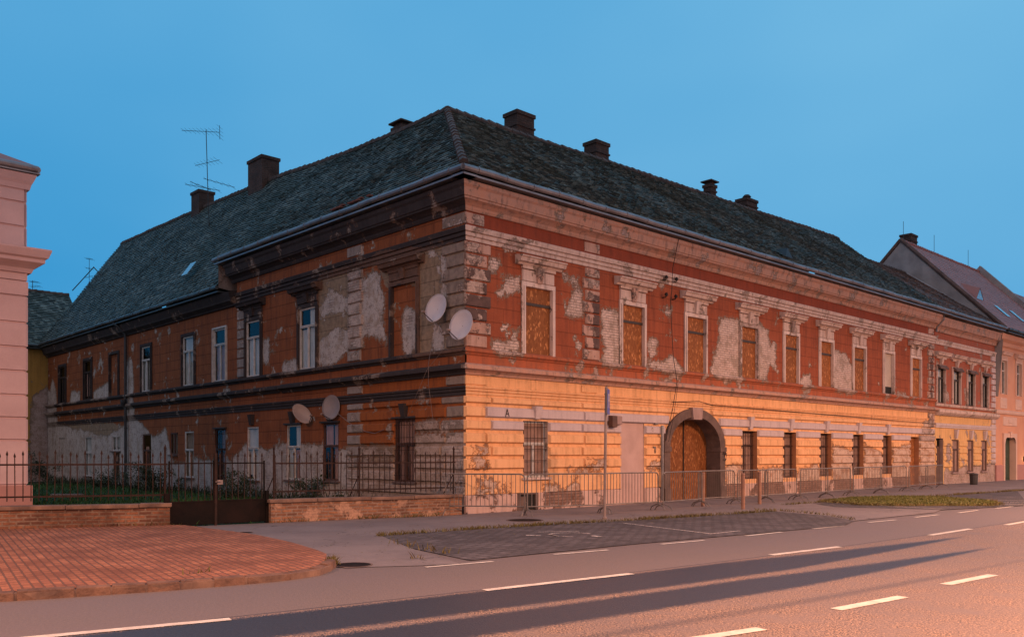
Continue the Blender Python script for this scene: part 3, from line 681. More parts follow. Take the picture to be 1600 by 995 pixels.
def window(root, F, a0, a1, z0, z1, kind, surr='trim', sw=0.13, dep=0.2, frame='frame_w', cur=None, hood=None, key=None, dmg=None, top=0.0, sproud=0.05, label=None, solid=False, revmat=None, transom=0.30, sill=None, osbsplit=0.27):
    m = MB(); reveal(m, F, a0, a1, z0, z1, dep)
    if sw:
        m.box(F, a0-sw, a0-0.002, z0-0.0, z1+top, 0.0, sproud, ); m.box(F, a1+0.002, a1+sw, z0, z1+top, 0.0, sproud)
        m.box(F, a0-sw, a1+sw, z1+top+0.002, z1+top+sw, 0.0, sproud+0.003)
        m.box(F, a0-sw*0.45, a0-0.004, z0, z1, 0.0, sproud+0.025); m.box(F, a1+0.004, a1+sw*0.45, z0, z1, 0.0, sproud+0.025)
        if top: m.cushion(F, a0-0.001, a1+0.001, z1, z1+top, 0.0, 0.03, 0.02)
    wobj = m.build('window', surr, root, dmg=dmg, label=label)
    if kind == 'board':
        zt = z1-(z1-z0)*osbsplit
        m = MB(); m.box(F, a0, a1, z0, zt-0.03, -dep+.02, -dep+.045); m.box(F, a0, a1, zt+.03, z1, -dep+.02, -dep+.048); m.build('board', 'osb', wobj)
        m = MB(); m.box(F, a0, a1, zt-0.04, zt+.04, -dep+.05, -dep+.075); m.box(F, a0, a1, z0, z0+.035, -dep+.05, -dep+.09); m.build('transom', 'frame_k', wobj)
    elif kind == 'blind':
        m = MB(); wall_grid(m, F, a0, a1, z0, z1, [], 0.2, -0.06); m.build('infill', revmat or surr, wobj, dmg=dmg)
    elif kind == 'blank':
        m = MB(); m.box(F, a0, a1, z0, z1, -dep, -dep+0.03); m.build('infill', 'blank', wobj)
    elif kind == 'shutter':
        m = MB(); nrow = 34; zb = z0+0.36
        for i in range(nrow):
            za = zb+(z1-zb)*i/nrow; zc = zb+(z1-zb)*(i+1)/nrow; m.box(F, a0+.03, a1-.03, za, zc-.006, -0.1, -0.08, 0.004)
        m.build('roller_shutter', 'shutter', wobj)
        m = MB(); m.box(F, a0, a1, z0, zb, -dep, -dep+.02); m.build('pane', 'inside', wobj)
    else:
        # glazed casement: fixed frame, mullion, transom
        fd = -dep+0.05; fw = 0.06; zt = z1-(z1-z0)*transom; am = (a0+a1)/2
        m = MB()
        m.box(F, a0, a0+fw, z0, z1, fd-.04, fd+.02); m.box(F, a1-fw, a1, z0, z1, fd-.04, fd+.02)
        m.box(F, a0+fw, a1-fw, z1-fw, z1, fd-.04, fd+.018); m.box(F, a0+fw, a1-fw, z0, z0+fw, fd-.04, fd+.018)
        m.box(F, a0+fw, a1-fw, zt-.04, zt+.04, fd-.04, fd+.035)
        m.box(F, am-.035, am+.035, z0+fw, zt-.04, fd-.03, fd+.026)
        if kind != 'plain': 
            m.box(F, a0+fw, a1-fw, zt+.002, zt+.02, fd+.03, fd+.05)
        m.build('frame', frame, wobj)
        m = MB(); m.box(F, a0+fw*.5, a1-fw*.5, z0+fw*.5, z1-fw*.5, fd-.016, fd-.010); m.build('panel' if solid else 'pane', 'slate' if solid else 'glass', wobj)
        m = MB(); m.box(F, a0-.3, a1+.3, z0-.2, z1+.2, -dep-1.0, -dep-0.98); m.box(F, a0-.32, a0-.3, z0-.2, z1+.2, -dep-1.0, -dep); m.box(F, a1+.3, a1+.32, z0-.2, z1+.2, -dep-1.0, -dep); m.box(F, a0-.3, a1+.3, z0-.22, z0-.2, -dep-1, -dep); m.box(F, a0-.3, a1+.3, z1+.2, z1+.22, -dep-1, -dep); m.build('room_back', 'inside', wobj)
        if cur:
            for c0, c1, cz0, cz1, cm in cur:
                m = MB(); w_ = a1-a0; h_ = z1-z0
                curtain_mesh(m, F, a0+w_*c0, a0+w_*c1, z0+h_*cz0, z0+h_*cz1, fd-.09); m.build('curtain', cm, wobj)
        if kind == 'grille':
            m = MB(); nb = 7
            for i in range(nb): 
                a = a0+(a1-a0)*(i+.5)/nb; m.tube([F.P(a, z0, fd+.08), F.P(a, z1, fd+.08)], 0.009, 5)
            for i in range(5):
                z = z0+(z1-z0)*(i+.5)/5; m.tube([F.P(a0, z, fd+.085), F.P(a1, z, fd+.085)], 0.008, 5)
            m.build('grille', 'iron', wobj)
    if hood:
        hm, hz0 = hood
        m = MB()
        prof = [(0.0, hz0), (0.10, hz0), (0.13, hz0+.05), (0.24, hz0+.07), (0.27, hz0+.17), (0.31, hz0+.19), (0.31, hz0+.225), (0.0, hz0+.27)]
        m.prism(F, a0-0.36, a1+0.38, prof, 0.3)
        m.box(F, a0-.12, a1+.12, hz0-.09, hz0-.002, 0, .085)
        m.build('hood', hm, wobj, dmg=dmg)
    if key:
        km, kz0, kz1 = key; am = (a0+a1)/2
        m = MB(); P = [F.P(am-.10, kz0, 0), F.P(am+.10, kz0, 0), F.P(am+.15, kz1, 0), F.P(am-.15, kz1, 0), F.P(am-.09, kz0, .10), F.P(am+.09, kz0, .10), F.P(am+.13, kz1, .17), F.P(am-.13, kz1, .17)]
        m.add(P, [(0, 1, 2, 3), (4, 5, 6, 7), (0, 1, 5, 4), (1, 2, 6, 5), (2, 3, 7, 6), (3, 0, 4, 7)], [(am, kz0)]*8)
        m.build('keystone', km, wobj, dmg=dmg)
    if sill:
        m = MB(); m.box(F, a0-.08, a1+.08, z0-.06, z0-.002, -dep+.1, .09); m.build('sill', sill, wobj)
    return wobj
# mitred moulding: the start is cut back along the corner bisector
def mould(mb, F, a0, a1, prof, mit=False, st=0.4):
    n = max(1, int(abs(a1-a0)/st)); m = len(prof); P = []; U = []; fs = []
    for i in range(n+1):
        for d, z in prof:
            a = a0+(a1-a0)*i/n
            if mit and i == 0: a = a0-d
            P.append(F.P(a, z, d)); U.append((a, z+d*0.5))
    for i in range(n):
        for j in range(m):
            k = (j+1) % m; fs.append((i*m+j, i*m+k, (i+1)*m+k, (i+1)*m+j))
    fs.append(tuple(n*m+j for j in range(m)))
    if not mit: fs.append(tuple(range(m)))
    mb.add(P, fs, U)
def part(name, mat, root, fn, dmg=None, **k):
    m = MB(); fn(m); return m.build(name, mat, root, dmg=dmg, **k)

# ================================================================== the corner house
H = empty('corner_house', (CX, CY, 0), label='long derelict two storey corner house with peeling red and orange plaster and dark tiled roof', cat='building')
pr = lambda F, *a: pxp(F, a)
PR = [
 pr(FR, (943, 483), (968, 485), (970, 574), (936, 570), (945, 545), (939, 500)),
 pr(FR, (1126, 497), (1156, 500), (1158, 598), (1108, 587), (1118, 550), (1122, 535)),
 pr(FR, (1183, 503), (1200, 515), (1206, 560), (1196, 592), (1185, 600)),
 pr(FR, (1204, 532), (1213, 536), (1212, 578), (1205, 570)),
 pr(FR, (1302, 548), (1321, 551), (1332, 575), (1332, 615), (1301, 610)),
 pr(FR, (1034, 567), (1050, 556), (1066, 577), (1062, 584), (1034, 579)),
 pr(FR, (1013, 530), (1026, 530), (1027, 556), (1012, 562)),
 pr(FR, (1030, 480), (1050, 482), (1047, 498), (1042, 492)),
 pr(FR, (877, 425), (905, 434), (905, 443), (882, 441)),
 pr(FR, (893, 452), (911, 456), (911, 495), (882, 491), (890, 472)),
 pr(FR, (765, 403), (779, 404), (780, 425), (765, 424)),
 pr(FR, (784, 431), (812, 435), (812, 456), (792, 456)),
 pr(FR, (775, 453), (787, 455), (785, 462)),
 pr(FR, (800, 514), (810, 514), (810, 530), (801, 530)),
 pr(FR, (771, 527), (785, 536), (812, 543), (812, 554), (769, 549)),
 pr(FR, (1253, 594), (1265, 584), (1270, 602), (1255, 606)),
 # street level
 pr(FR, (893, 735), (920, 728), (938, 733), (935, 738), (895, 738)), pr(FR, (918, 718), (943, 720), (944, 732), (920, 731)),
 pr(FR, (1012, 722), (1032, 722), (1032, 733), (1010, 733)), pr(FR, (735, 716), (762, 717), (760, 733), (736, 731)),
 pr(FR, (738, 699), (760, 700), (758, 711), (740, 710)),
 [(12.3, -.1), (12.3, 1.1), (13.4, 1.3), (13.4, -.1)], [(14.5, -.1), (14.5, 1.0), (16.4, 1.1), (16.4, -.1)], [(17.5, .0), (17.5, .95), (19.4, 1.15), (19.4, 0)],
 [(20.5, -.1), (20.5, 2.0), (22.4, 1.7), (22.4, -.1)], [(23.5, -.1), (23.5, 2.1), (25.4, 1.6), (25.4, -.1)], [(26.5, -.1), (26.5, 1.9), (28.6, 2.1), (28.6, -.1)], [(29.8, -.1), (29.7, 2.5), (31.8, 2.7), (31.8, -.1)],
 [(1.0, 4.4), (1.0, 4.62), (2.0, 4.7), (2.0, 4.4)], [(7.8, 4.4), (8.0, 4.75), (8.8, 4.6), (9.0, 4.4)], [(17.8, 4.4), (18, 4.8), (18.6, 4.6), (18.8, 4.4)], [(27.0, 4.4), (27.1, 4.6), (28.1, 4.55), (28.2, 4.4)],
 [(2.9, 0.1), (3.0, .75), (3.8, .55), (4.4, .8), (4.6, .1)], [(.3, .6), (.5, .95), (1.6, .7), (1.5, .5), (.3, .45)], [(29.9, 2.7), (30.3, 3.3), (31.2, 3.3), (31.2, 2.6)],
]
DGR = make_dmg(PR)
L4 = lambda *p: pxp(FL, crop(340, 380, 3.81, p)); L5 = lambda *p: pxp(FL, crop(340, 600, 3.81, p)); L2c = lambda *p: pxp(FL, crop(0, 480, 2.93, p))
PLD = [
 L4((608, 180), (650, 175), (650, 250), (690, 280), (780, 330), (780, 400), (640, 425), (620, 455), (598, 400), (640, 330), (655, 260)),
 L4((785, 130), (860, 120), (862, 225), (930, 150), (972, 190), (962, 260), (990, 320), (990, 480), (1008, 600), (930, 540), (870, 560), (860, 620), (790, 625), (700, 705), (598, 745), (595, 600), (700, 505), (782, 500), (790, 350)),
 L4((1100, 410), (1135, 365), (1182, 420), (1187, 640), (1100, 660), (1090, 520)),
 L4((1222, 25), (1300, 20), (1312, 85), (1232, 75)), L4((1320, 60), (1360, 100), (1370, 330), (1340, 320)), L4((1280, 480), (1340, 500), (1360, 640), (1280, 660)),
 L4((270, 570), (305, 575), (302, 722), (262, 718)), L4((390, 700), (480, 690), (482, 765), (385, 775)),
 # pale bare plaster low on the wall, and up the far corner
 [(5.7, -.1), (5.7, 1.7), (7.0, 1.85), (8.4, 1.9), (9.7, 2.0), (11, 1.75), (12.7, 1.95), (13.8, 1.4), (16.2, 1.35), (17.2, 1.4), (18.6, 1.2), (19.6, 1.3), (20.3, 2.7), (21.5, 2.3), (24, 3.3), (25.5, 2.9), (28, 2.5), (31.6, 2.9), (33.2, 3.0), (38, 3.6), (38, -.1)],
 [(35.9, 3.0), (36.2, 5.2), (36.9, 6.0), (37.4, 5.2), (38, 5.4), (38, 3)], [(24.0, 3), (24.3, 6.0), (24.9, 6.2), (25.1, 5), (25.3, 3)], [(27.2, 4.4), (27.5, 5.2), (29.8, 4.8), (29.8, 4.4)], [(32, 4.4), (32, 4.95), (33.4, 5.0), (33.8, 4.4)],
 L5((1185, 235), (1380, 215), (1380, 280), (1185, 295)), L5((1185, 300), (1480, 290), (1480, 420), (1185, 440)),
 L5((860, 380), (1050, 375), (1050, 435), (860, 440)), [(0.05, 0), (0.05, 1.8), (2.2, 1.5), (5.8, 1.2), (5.8, 0)],
 L5((1200, 450), (1480, 430), (1480, 650), (1200, 600)),
]
PLC = [L4((600, 185), (780, 130), (1000, 40), (1500, -20), (1500, 660), (1190, 690), (1190, 250), (1000, 260), (960, 140), (870, 150), (860, 560), (600, 600)),
       [(22, 0), (22, 2.6), (28, 3.2), (38, 3.3), (38, 0)], [(0, 0), (0, 1.9), (5.8, 1.9), (5.8, 0)]]
DGL = make_dmg(PLD, PLC)
MIDZ = 4.41
UW = [(2.16, 3.25), (6.45, 7.55), (9.92, 11.03), (13.35, 14.46), (16.51, 17.57), (19.44, 20.52), (22.5, 23.64), (25.62, 26.66), (28.75, 29.85)]
GW = [(13.39, 14.51), (16.41, 17.46), (19.39, 20.46), (22.37, 23.51), (25.44, 26.49)]
holesU = [(a, b, 4.43, 6.35) for a, b in UW]
holesG = [(2.11, 3.11, 0.93, 2.54), (6.39, 7.59, 0.02, 2.60)] + [(a, b, 0.66, 2.47) for a, b in GW] + [(28.56, 29.7, 0.0, 2.45)]
RE = 31.7
part('wall', 'terracotta', H, lambda m: wall_grid(m, FR, 0, RE, 4.40, 7.31, holesU, 0.18), DGR)
part('wall', 'yellow', H, lambda m: wall_grid(m, FR, 0, RE, 0, 4.03, holesG, 0.18, arch=(10.4, 1.62, 1.85, 1.14)), DGR)
part('frieze', 'frieze', H, lambda m: wall_grid(m, FR, 0, RE, 7.60, 8.10, [], 0.3, 0.02), DGR)
part('cornice', 'cornice', H, lambda m: mould(m, FR, 0, RE, [(0, 8.07), (.07, 8.07), (.10, 8.13), (.10, 8.19), (.19, 8.26), (.30, 8.31), (.30, 8.36), (.33, 8.37), (.37, 8.58), (.42, 8.64), (.42, 8.74), (0, 8.86)], True), DGR)
def f(m):
    mould(m, FR, 0, RE, [(0, 7.29), (.04, 7.29), (.05, 7.37), (.02, 7.385), (.02, 7.40), (.07, 7.41), (.08, 7.49), (.04, 7.505), (.04, 7.52), (.10, 7.53), (.12, 7.63), (.12, 7.66), (0, 7.71)], True)
part('upper_moulding', 'trim', H, f, DGR)
part('sill_ledge', 'ledge', H, lambda m: mould(m, FR, 0, RE, [(0, 4.24), (.06, 4.25), (.09, 4.30), (.14, 4.33), (.14, 4.40), (0, 4.46)], True), DGR)
part('red_band', 'ledge', H, lambda m: wall_grid(m, FR, 0, RE, 3.98, 4.28, [], 0.3, 0.03), DGR)
part('string_course', 'cornice', H, lambda m: mould(m, FR, 0, RE, [(0, 3.72), (.05, 3.72), (.07, 3.78), (.14, 3.83), (.24, 3.86), (.24, 3.95), (.22, 3.97), (0, 4.04)], True), DGR)
def f(m):
    mould(m, FR, 0, RE, [(0, 3.20), (.03, 3.20), (.035, 3.26), (.01, 3.27), (.01, 3.28), (.05, 3.29), (.055, 3.34), (.03, 3.35), (.03, 3.36), (.07, 3.37), (.07, 3.41), (0, 3.43)], True)
    for a in (0.0, 4.55): m.cushion(FR, a-(0.03 if a == 0 else 0), a+.72, 3.46, 3.68, 0, .03, .01)
part('lower_moulding', 'yellow', H, f, DGR)
rows = [(2.96, 3.15), (2.59, 2.89), (2.25, 2.52), (1.89, 2.18), (1.54, 1.82), (1.18, 1.48)]
def spans(z0, z1, a0, a1, holes, arch):
    cuts = [(h[0], h[1]) for h in holes if h[2] < z1-0.02 and h[3] > z0+0.02]
    if arch:
        c, hw, sp, rise = arch; zt = z0
        if zt < sp: cuts.append((c-hw, c+hw))
        elif zt < sp+rise: w_ = hw*math.sqrt(max(0, 1-((zt-sp)/rise)**2)); cuts.append((c-w_, c+w_))
    cuts.sort(); out = []; x = a0
    for c0, c1 in cuts:
        if c1 < a0 or c0 > a1: continue
        if c0-x > 0.12: out.append((x, c0))
        x = max(x, c1)
    if a1-x > 0.12: out.append((x, a1))
    return out
class Bays:
    """collects blocks bay by bay, one mesh for each stretch of wall between two openings"""
    def __init__(s, cuts): s.cuts = cuts; s.d = {}
    def cushion(s, F, a0, a1, *r, **k):
        i = sum(1 for c in s.cuts if c < (a0+a1)/2)
        i = (i, r[0] > 7.7, 3.4 < r[0] < 4.2)
        s.d.setdefault(i, MB()).cushion(F, a0, a1, *r, **k)
    def build(s, name, mat, root, dmg=None):
        for i in sorted(s.d): s.d[i].build(name, mat, root, dmg=dmg)
CUT = [.9, 2.6, 4.57, 7.0, 10.4]+[(a+b)/2 for a, b in GW]+[29.1]
mY, mV = Bays(CUT), Bays(CUT)
for k, (z0, z1) in enumerate(rows):
    q = 0.86 if k % 2 == 0 else 0.66
    mY.cushion(FR, -0.08, q, z0, z1, 0, .085, .04)
    q2 = 4.52 if k % 2 == 0 else 4.62
    tgt = mV if k in (1, 2) else mY
    for a0, a1 in ((q+.012, q2), (q2+.02, RE-0.1)):
        for s0, s1 in spans(z0, z1, a0, a1, holesG, (10.4, 1.80, 1.85, 1.34)):
            (tgt if not (k == 1 and a0 > 30) else mY).cushion(FR, s0, s1, z0, z1, 0, .08, .04)
mY.build('rusticated_blocks', 'yellow', H, dmg=DGR); mV.build('lilac_blocks', 'lavender', H, dmg=DGR)
# plinth
def f(m):
    for s0, s1 in spans(0.5, 1.1, -0.03, RE, holesG, (10.4, 1.80, 1.85, 1.34)): m.cushion(FR, s0, s1, .50, 1.10, 0, .03, .01)
bb = Bays(CUT)
f(bb); bb.build('plinth_band', 'yellow', H, DGR)
def f(m):
    for s0, s1 in spans(0.02, 0.5, -0.06, RE, [h for h in holesG if h[2] < 0.3]+[(1.85, 2.65, 0, .5)], (10.4, 1.80, 1.85, 1.34)): m.cushion(FR, s0, s1, -.03, .50, 0, .06, .02)
bb = Bays([2.2, 7.0, 10.4, 29.1]); f(bb); bb.build('plinth', 'plinth', H, DGR)
vt = part('cellar_vent', 'inside', H, lambda m: m.box(FR, 1.95, 2.55, .02, .46, .004, .02))
part('vent_surround', 'stone', vt, lambda m: (m.box(FR, 1.85, 1.95, -.02, .5, 0, .07), m.box(FR, 2.55, 2.65, -.02, .5, 0, .07), m.box(FR, 1.95, 2.55, .46, .5, 0, .068), m.box(FR, 1.95, 2.2, .02, .40, .02, .035)))
# quoins, upper floor
def f(m):
    z = 4.46; k = 0
    while z < 7.2:
        h = 0.33; q = 0.86 if k % 2 else 0.72
        m.cushion(FR, -0.05, q, z, min(7.27, z+h), 0, .055, .025)
        m.cushion(FR, 4.60+(0.12 if k % 2 else 0), 5.36, z, min(7.27, z+h), 0, .055, .025); 
        m.cushion(FR, RE-.95+(0.15 if k % 2 else 0), RE-.12, z, min(7.27, z+h), 0, .055, .025); z += h+.03; k += 1
    m.cushion(FR, -0.04, .62, 7.73, 8.04, 0, .05, .015); m.cushion(FR, 4.66, 5.36, 7.73, 8.04, 0, .05, .015); m.cushion(FR, RE-.9, RE-.2, 7.73, 8.04, 0, .05, .015)
    m.cushion(FR, RE-.9, RE-.2, 2.96, 3.7, 0, .09, .03)
QC = [[(-.1, 5.18), (-.1, 6.55), (1, 6.55), (1, 5.18)], [(5.0, 4.85), (5.0, 6.5), (5.5, 6.5), (5.5, 4.85)], [(31.0, 4.5), (31.0, 6.8), (31.4, 6.8), (31.4, 4.5)]]
bb = Bays([2, 20]); f(bb); bb.build('quoins', 'quoinr', H, make_dmg(PR, QC))
# windows, upper floor
for i, (a, b) in enumerate(UW):
    k = 'shutter' if i == 7 else 'board'
    window(H, FR, a, b, 4.43, 6.35, k, surr='wsurr', sw=0.13, dep=0.10, hood=('trim', 6.93), key=('quoinr' if i in (0, 1) else 'trim', 6.47, 6.90), dmg=DGR, top=0.0, osbsplit=0.27 if i else 0.25,
           label=('window with a cream roller shutter over a dark gap' if i == 7 else None))
    part('lintel_panel', 'trim', H, lambda m: m.cushion(FR, a-.10, b+.10, 6.485, 6.83, 0, .05, .02), DGR)
# windows, street level
window(H, FR, 2.11, 3.11, .93, 2.54, 'grille', surr='trim', sw=0.0, dep=0.18, frame='frame_w', cur=[(0.05, .95, .02, .98, 'insidew')], key=('lavender', 2.60, 2.96), sill='trim', transom=0.40, solid=True, label='white framed window behind a rusty grille')
window(H, FR, 6.39, 7.59, .02, 2.60, 'blank', surr='trim', sw=0.0, dep=0.05, label='doorway filled in with pink render')
for a, b in GW:
    window(H, FR, a, b, .66, 2.47, 'grille', surr='brown', sw=0.0, dep=0.28, frame='frame_b', solid=True, key=('lavender', 2.53, 2.99))
wd = window(H, FR, 28.56, 29.7, 0.0, 2.45, 'plainboard', surr='brown', sw=0.0, dep=0.35, frame='frame_b', cur=[(0, 1, 0, 1, 'insidew')], label='boarded street doorway')
part('board', 'osb', wd, lambda m: m.box(FR, 28.56, 29.7, 0, 2.45, -.26, -.22))
# arch
AR = (10.4, 1.45, 1.85, 1.0)
def arcpt(hw, rise, t): return AR[0]+hw*math.cos(t), AR[2]+rise*math.sin(t)
def f(m):
    n_ = 18
    for i in range(n_):
        if i in (8, 9): continue
        t0, t1 = math.pi*i/n_, math.pi*(i+1)/n_
        q = [arcpt(AR[1]+.04, AR[3]+.03, t0), arcpt(AR[1]+.36, AR[3]+.33, t0), arcpt(AR[1]+.36, AR[3]+.33, t1), arcpt(AR[1]+.04, AR[3]+.03, t1)]
        m.add([FR.P(x, z, -.75) for x, z in q]+[FR.P(x, z, .09) for x, z in q], [(0, 1, 2, 3), (4, 5, 6, 7), (0, 1, 5, 4), (1, 2, 6, 5), (2, 3, 7, 6), (3, 0, 4, 7)])
    for s_ in (-1, 1):
        x0, x1 = AR[0]+s_*(AR[1]+.04), AR[0]+s_*(AR[1]+.36)
        m.box(FR, x0, x1, 0, 0.45, -.6, .13); m.box(FR, x0, x1, .45, 1.68, -.75, .085); m.box(FR, x0-s_*.03, x1+s_*.04, 1.68, 1.848, -.5, .12)
ar = part('archway', 'stone', H, f, label='dark stone arch around a boarded gateway')
def f(m):
    t0, t1 = math.pi*8/18, math.pi*10/18
    q = [arcpt(AR[1], AR[3]-.04, t0), arcpt(AR[1]+.36, AR[3]+.38, t0), arcpt(AR[1]+.36, AR[3]+.38, t1), arcpt(AR[1], AR[3]-.04, t1)]
    m.add([FR.P(x, z, -.5) for x, z in q]+[FR.P(x, z, .16) for x, z in q], [(0, 1, 2, 3), (4, 5, 6, 7), (0, 1, 5, 4), (1, 2, 6, 5), (2, 3, 7, 6), (3, 0, 4, 7)])
part('keystone', 'stonel', ar, f)
def f(m):
    n_ = 20
    for side in (0, 1):
        P = []
        for j in range(n_+1):
            x = AR[0]-1.5+1.5*(side+j/n_); t = max(-1, min(1, (x-AR[0])/1.5)); P.append((x+(0.008 if side else -0.008), AR[2]+(AR[3]+.05)*math.sqrt(1-t*t)))
        V = [FR.P(x, 0, -.47-side*.03) for x, z in P]+[FR.P(x, z, -.47-side*.03) for x, z in P]
        m.add(V, [(j, j+1, n_+2+j, n_+1+j) for j in range(n_)])
part('gate_boards', 'osbd', ar, f)
part('gate_back', 'inside', ar, lambda m: (m.box(FR, AR[0]-1.5, AR[0]+1.5, 0, 2.9, -.80, -.77), m.box(FR, AR[0]-.02, AR[0]+.02, 0, 2.82, -.46, -.44)))

# ---- yard side
LE = 37.8; ST = 13.4
LU = [(2.14, 3.35, 'blind'), (7.62, 8.74, 'glaz'), (11.5, 12.65, 'glaz'), (14.32, 15.45, 'glaz'), (17.25, 18.45, 'glaz'), (21.95, 23.1, 'glaz'), (26.1, 27.3, 'blind'), (30.05, 31.25, 'glaz'), (34.4, 35.6, 'glaz')]
LG = [(2.23, 3.19, .80, 2.62), (6.28, 7.22, .74, 2.60), (8.66, 9.62, .71, 2.60), (11.69, 12.6, .64, 2.60), (14.4, 15.3, .58, 2.58), (17.35, 18.3, .62, 2.54), (18.98, 19.8, 1.57, 2.51), (21.98, 22.99, .62, 2.51), (25.89, 27.05, 1.75, 2.49), (26.0, 26.87, .5, 1.70), (30.1, 31.2, .44, 2.5), (34.5, 35.7, .4, 2.5)]
hLU = [(a, b, 4.44, 6.50) for a, b, _ in LU]
part('wall', 'left', H, lambda m: wall_grid(m, FL, 0, ST, 4.40, 7.31, hLU, 0.18), DGL)
part('wall', 'left', H, lambda m: wall_grid(m, FL, ST, LE, 4.40, 7.3, hLU, 0.18), DGL)
part('wall', 'left', H, lambda m: wall_grid(m, FL, 5.76, LE, 0, 4.03, LG, 0.18), DGL)
part('wall', 'leftlow', H, lambda m: wall_grid(m, FL, 0, 5.76, 0, 4.03, LG[:1], 0.18), DGL)
part('frieze', 'left', H, lambda m: wall_grid(m, FL, 0, ST, 7.60, 8.10, [], 0.3, 0.02), DGL)
part('cornice', 'dark', H, lambda m: mould(m, FL, 0, ST+.3, [(0, 8.07), (.07, 8.07), (.10, 8.13), (.10, 8.19), (.19, 8.26), (.30, 8.31), (.30, 8.36), (.33, 8.37), (.37, 8.58), (.42, 8.64), (.42, 8.74), (0, 8.86)], True), DGL)
part('cornice', 'dark', H, lambda m: mould(m, FL, ST+.02, LE, [(0, 7.22), (.07, 7.22), (.10, 7.28), (.19, 7.34), (.26, 7.39), (.26, 7.44), (.33, 7.60), (.36, 7.72), (0, 7.80)], False), DGL)
part('upper_moulding', 'dark', H, lambda m: mould(m, FL, 0, ST, [(0, 7.29), (.04, 7.29), (.05, 7.37), (.02, 7.385), (.02, 7.40), (.07, 7.41), (.08, 7.49), (.04, 7.505), (.04, 7.52), (.10, 7.53), (.12, 7.63), (.12, 7.66), (0, 7.71)], True), DGL)
part('sill_ledge', 'dark', H, lambda m: mould(m, FL, 0, LE, [(0, 4.24), (.06, 4.25), (.09, 4.30), (.16, 4.33), (.16, 4.40), (0, 4.46)], True), DGL)
part('orange_band', 'left', H, lambda m: wall_grid(m, FL, 0, LE, 3.98, 4.28, [], 0.3, 0.03), DGL)
part('string_course', 'dark', H, lambda m: (mould(m, FL, 0, 9.9, [(0, 3.72), (.05, 3.72), (.07, 3.78), (.14, 3.83), (.24, 3.86), (.24, 3.95), (.22, 3.97), (0, 4.04)], True), mould(m, FL, 10.05, LE, [(0, 3.74), (.05, 3.74), (.07, 3.78), (.12, 3.83), (.18, 3.86), (.18, 3.95), (.16, 3.97), (0, 4.02)], False)), DGL)
part('lower_moulding', 'dark', H, lambda m: mould(m, FL, 0, LE, [(0, 3.17), (.03, 3.17), (.035, 3.25), (.01, 3.26), (.01, 3.27), (.05, 3.28), (.055, 3.34), (.03, 3.35), (.03, 3.36), (.07, 3.37), (.07, 3.42), (0, 3.44)], True), DGL)
mO, mQ = Bays([2.7]), Bays([2, 8])
for k, (z0, z1) in enumerate(rows+[(.82, 1.10), (.46, .74)]):
    q = 1.0 if k % 2 == 0 else .78
    mQ.cushion(FL, 0.0, q, z0, z1, 0, .05, .03)
    q2 = 4.86 if k % 2 == 0 else 5.0
    mQ.cushion(FL, q2 if k % 2 else 4.86, 5.72, z0, z1, 0, .06, .03)
    for s0, s1 in spans(z0, z1, q+.012, q2-.02, LG[:1], None): mO.cushion(FL, s0, s1, z0, z1, 0, .07, .04)
z = 4.48; k = 0
while z < 7.2:
    q = 0.98 if k % 2 else .8
    mQ.cushion(FL, 0, q, z, min(7.27, z+.33), 0, .055, .025); mQ.cushion(FL, 4.88+(0 if k % 2 else .1), 5.70, z, min(7.27, z+.33), 0, .06, .025)
    mQ.cushion(FL, ST-.62, ST-.05, z, min(7.27, z+.33), 0, .045, .02); z += .36; k += 1
mQ.cushion(FL, 0, .95, 7.73, 8.04, 0, .05, .015); mQ.cushion(FL, 4.9, 5.72, 7.73, 8.04, 0, .05, .015); mQ.cushion(FL, 4.9, 5.72, 3.46, 3.70, 0, .05, .015); mQ.cushion(FL, 0, .8, 3.46, 3.70, 0, .05, .015)
mO.build('rusticated_blocks', 'leftlow', H, dmg=DGL); mQ.build('quoins', 'leftquoin', H, dmg=make_dmg(PLD, [[(-1, -1), (-1, 9), (1.2, 9), (1.2, -1)]]))
CW = 'curtain'; CP = 'curtain_p'
curs = {1: [(0.02, .5, 0, .69, CW), (.55, .98, 0, .66, CW), (.0, .5, .7, 1, CW)], 2: [(.05, .55, 0, .7, CW), (.6, .95, 0, .7, CW)], 3: [(0.05, .95, .0, .7, CP)], 4: [(0, .5, 0, .7, CW), (.5, 1, 0, .7, CW), (0, 1, .7, 1, CW)], 5: [(0, .45, 0, .7, CW), (.55, 1, 0, .7, CW)], 7: [(.55, .95, .1, .7, CP)], 8: [(.0, .4, 0, .8, CW)]}
for i, (a, b, k) in enumerate(LU):
    hd = i < 3
    window(H, FL, a, b, 4.44, 6.50, 'blind' if k == 'blind' else 'glazed', surr='dark' if i != 3 else 'frame_w', sw=0.13 if i != 3 else .07, dep=0.075, frame='frame_w' if i not in (7, 8) else 'frame_k', cur=curs.get(i), hood=('dark', 6.98) if hd else None, key=('dark', 6.66, 6.95) if hd else None, dmg=DGL if i != 3 else None, revmat='left',
           label={0: 'blind window plastered over in orange and grey', 6: 'blind window painted over brown'}.get(i))
    if hd: part('lintel_panel', 'dark', H, lambda m: m.cushion(FL, a-.12, b+.12, 6.64, 6.9, 0, .06, .02), DGL)
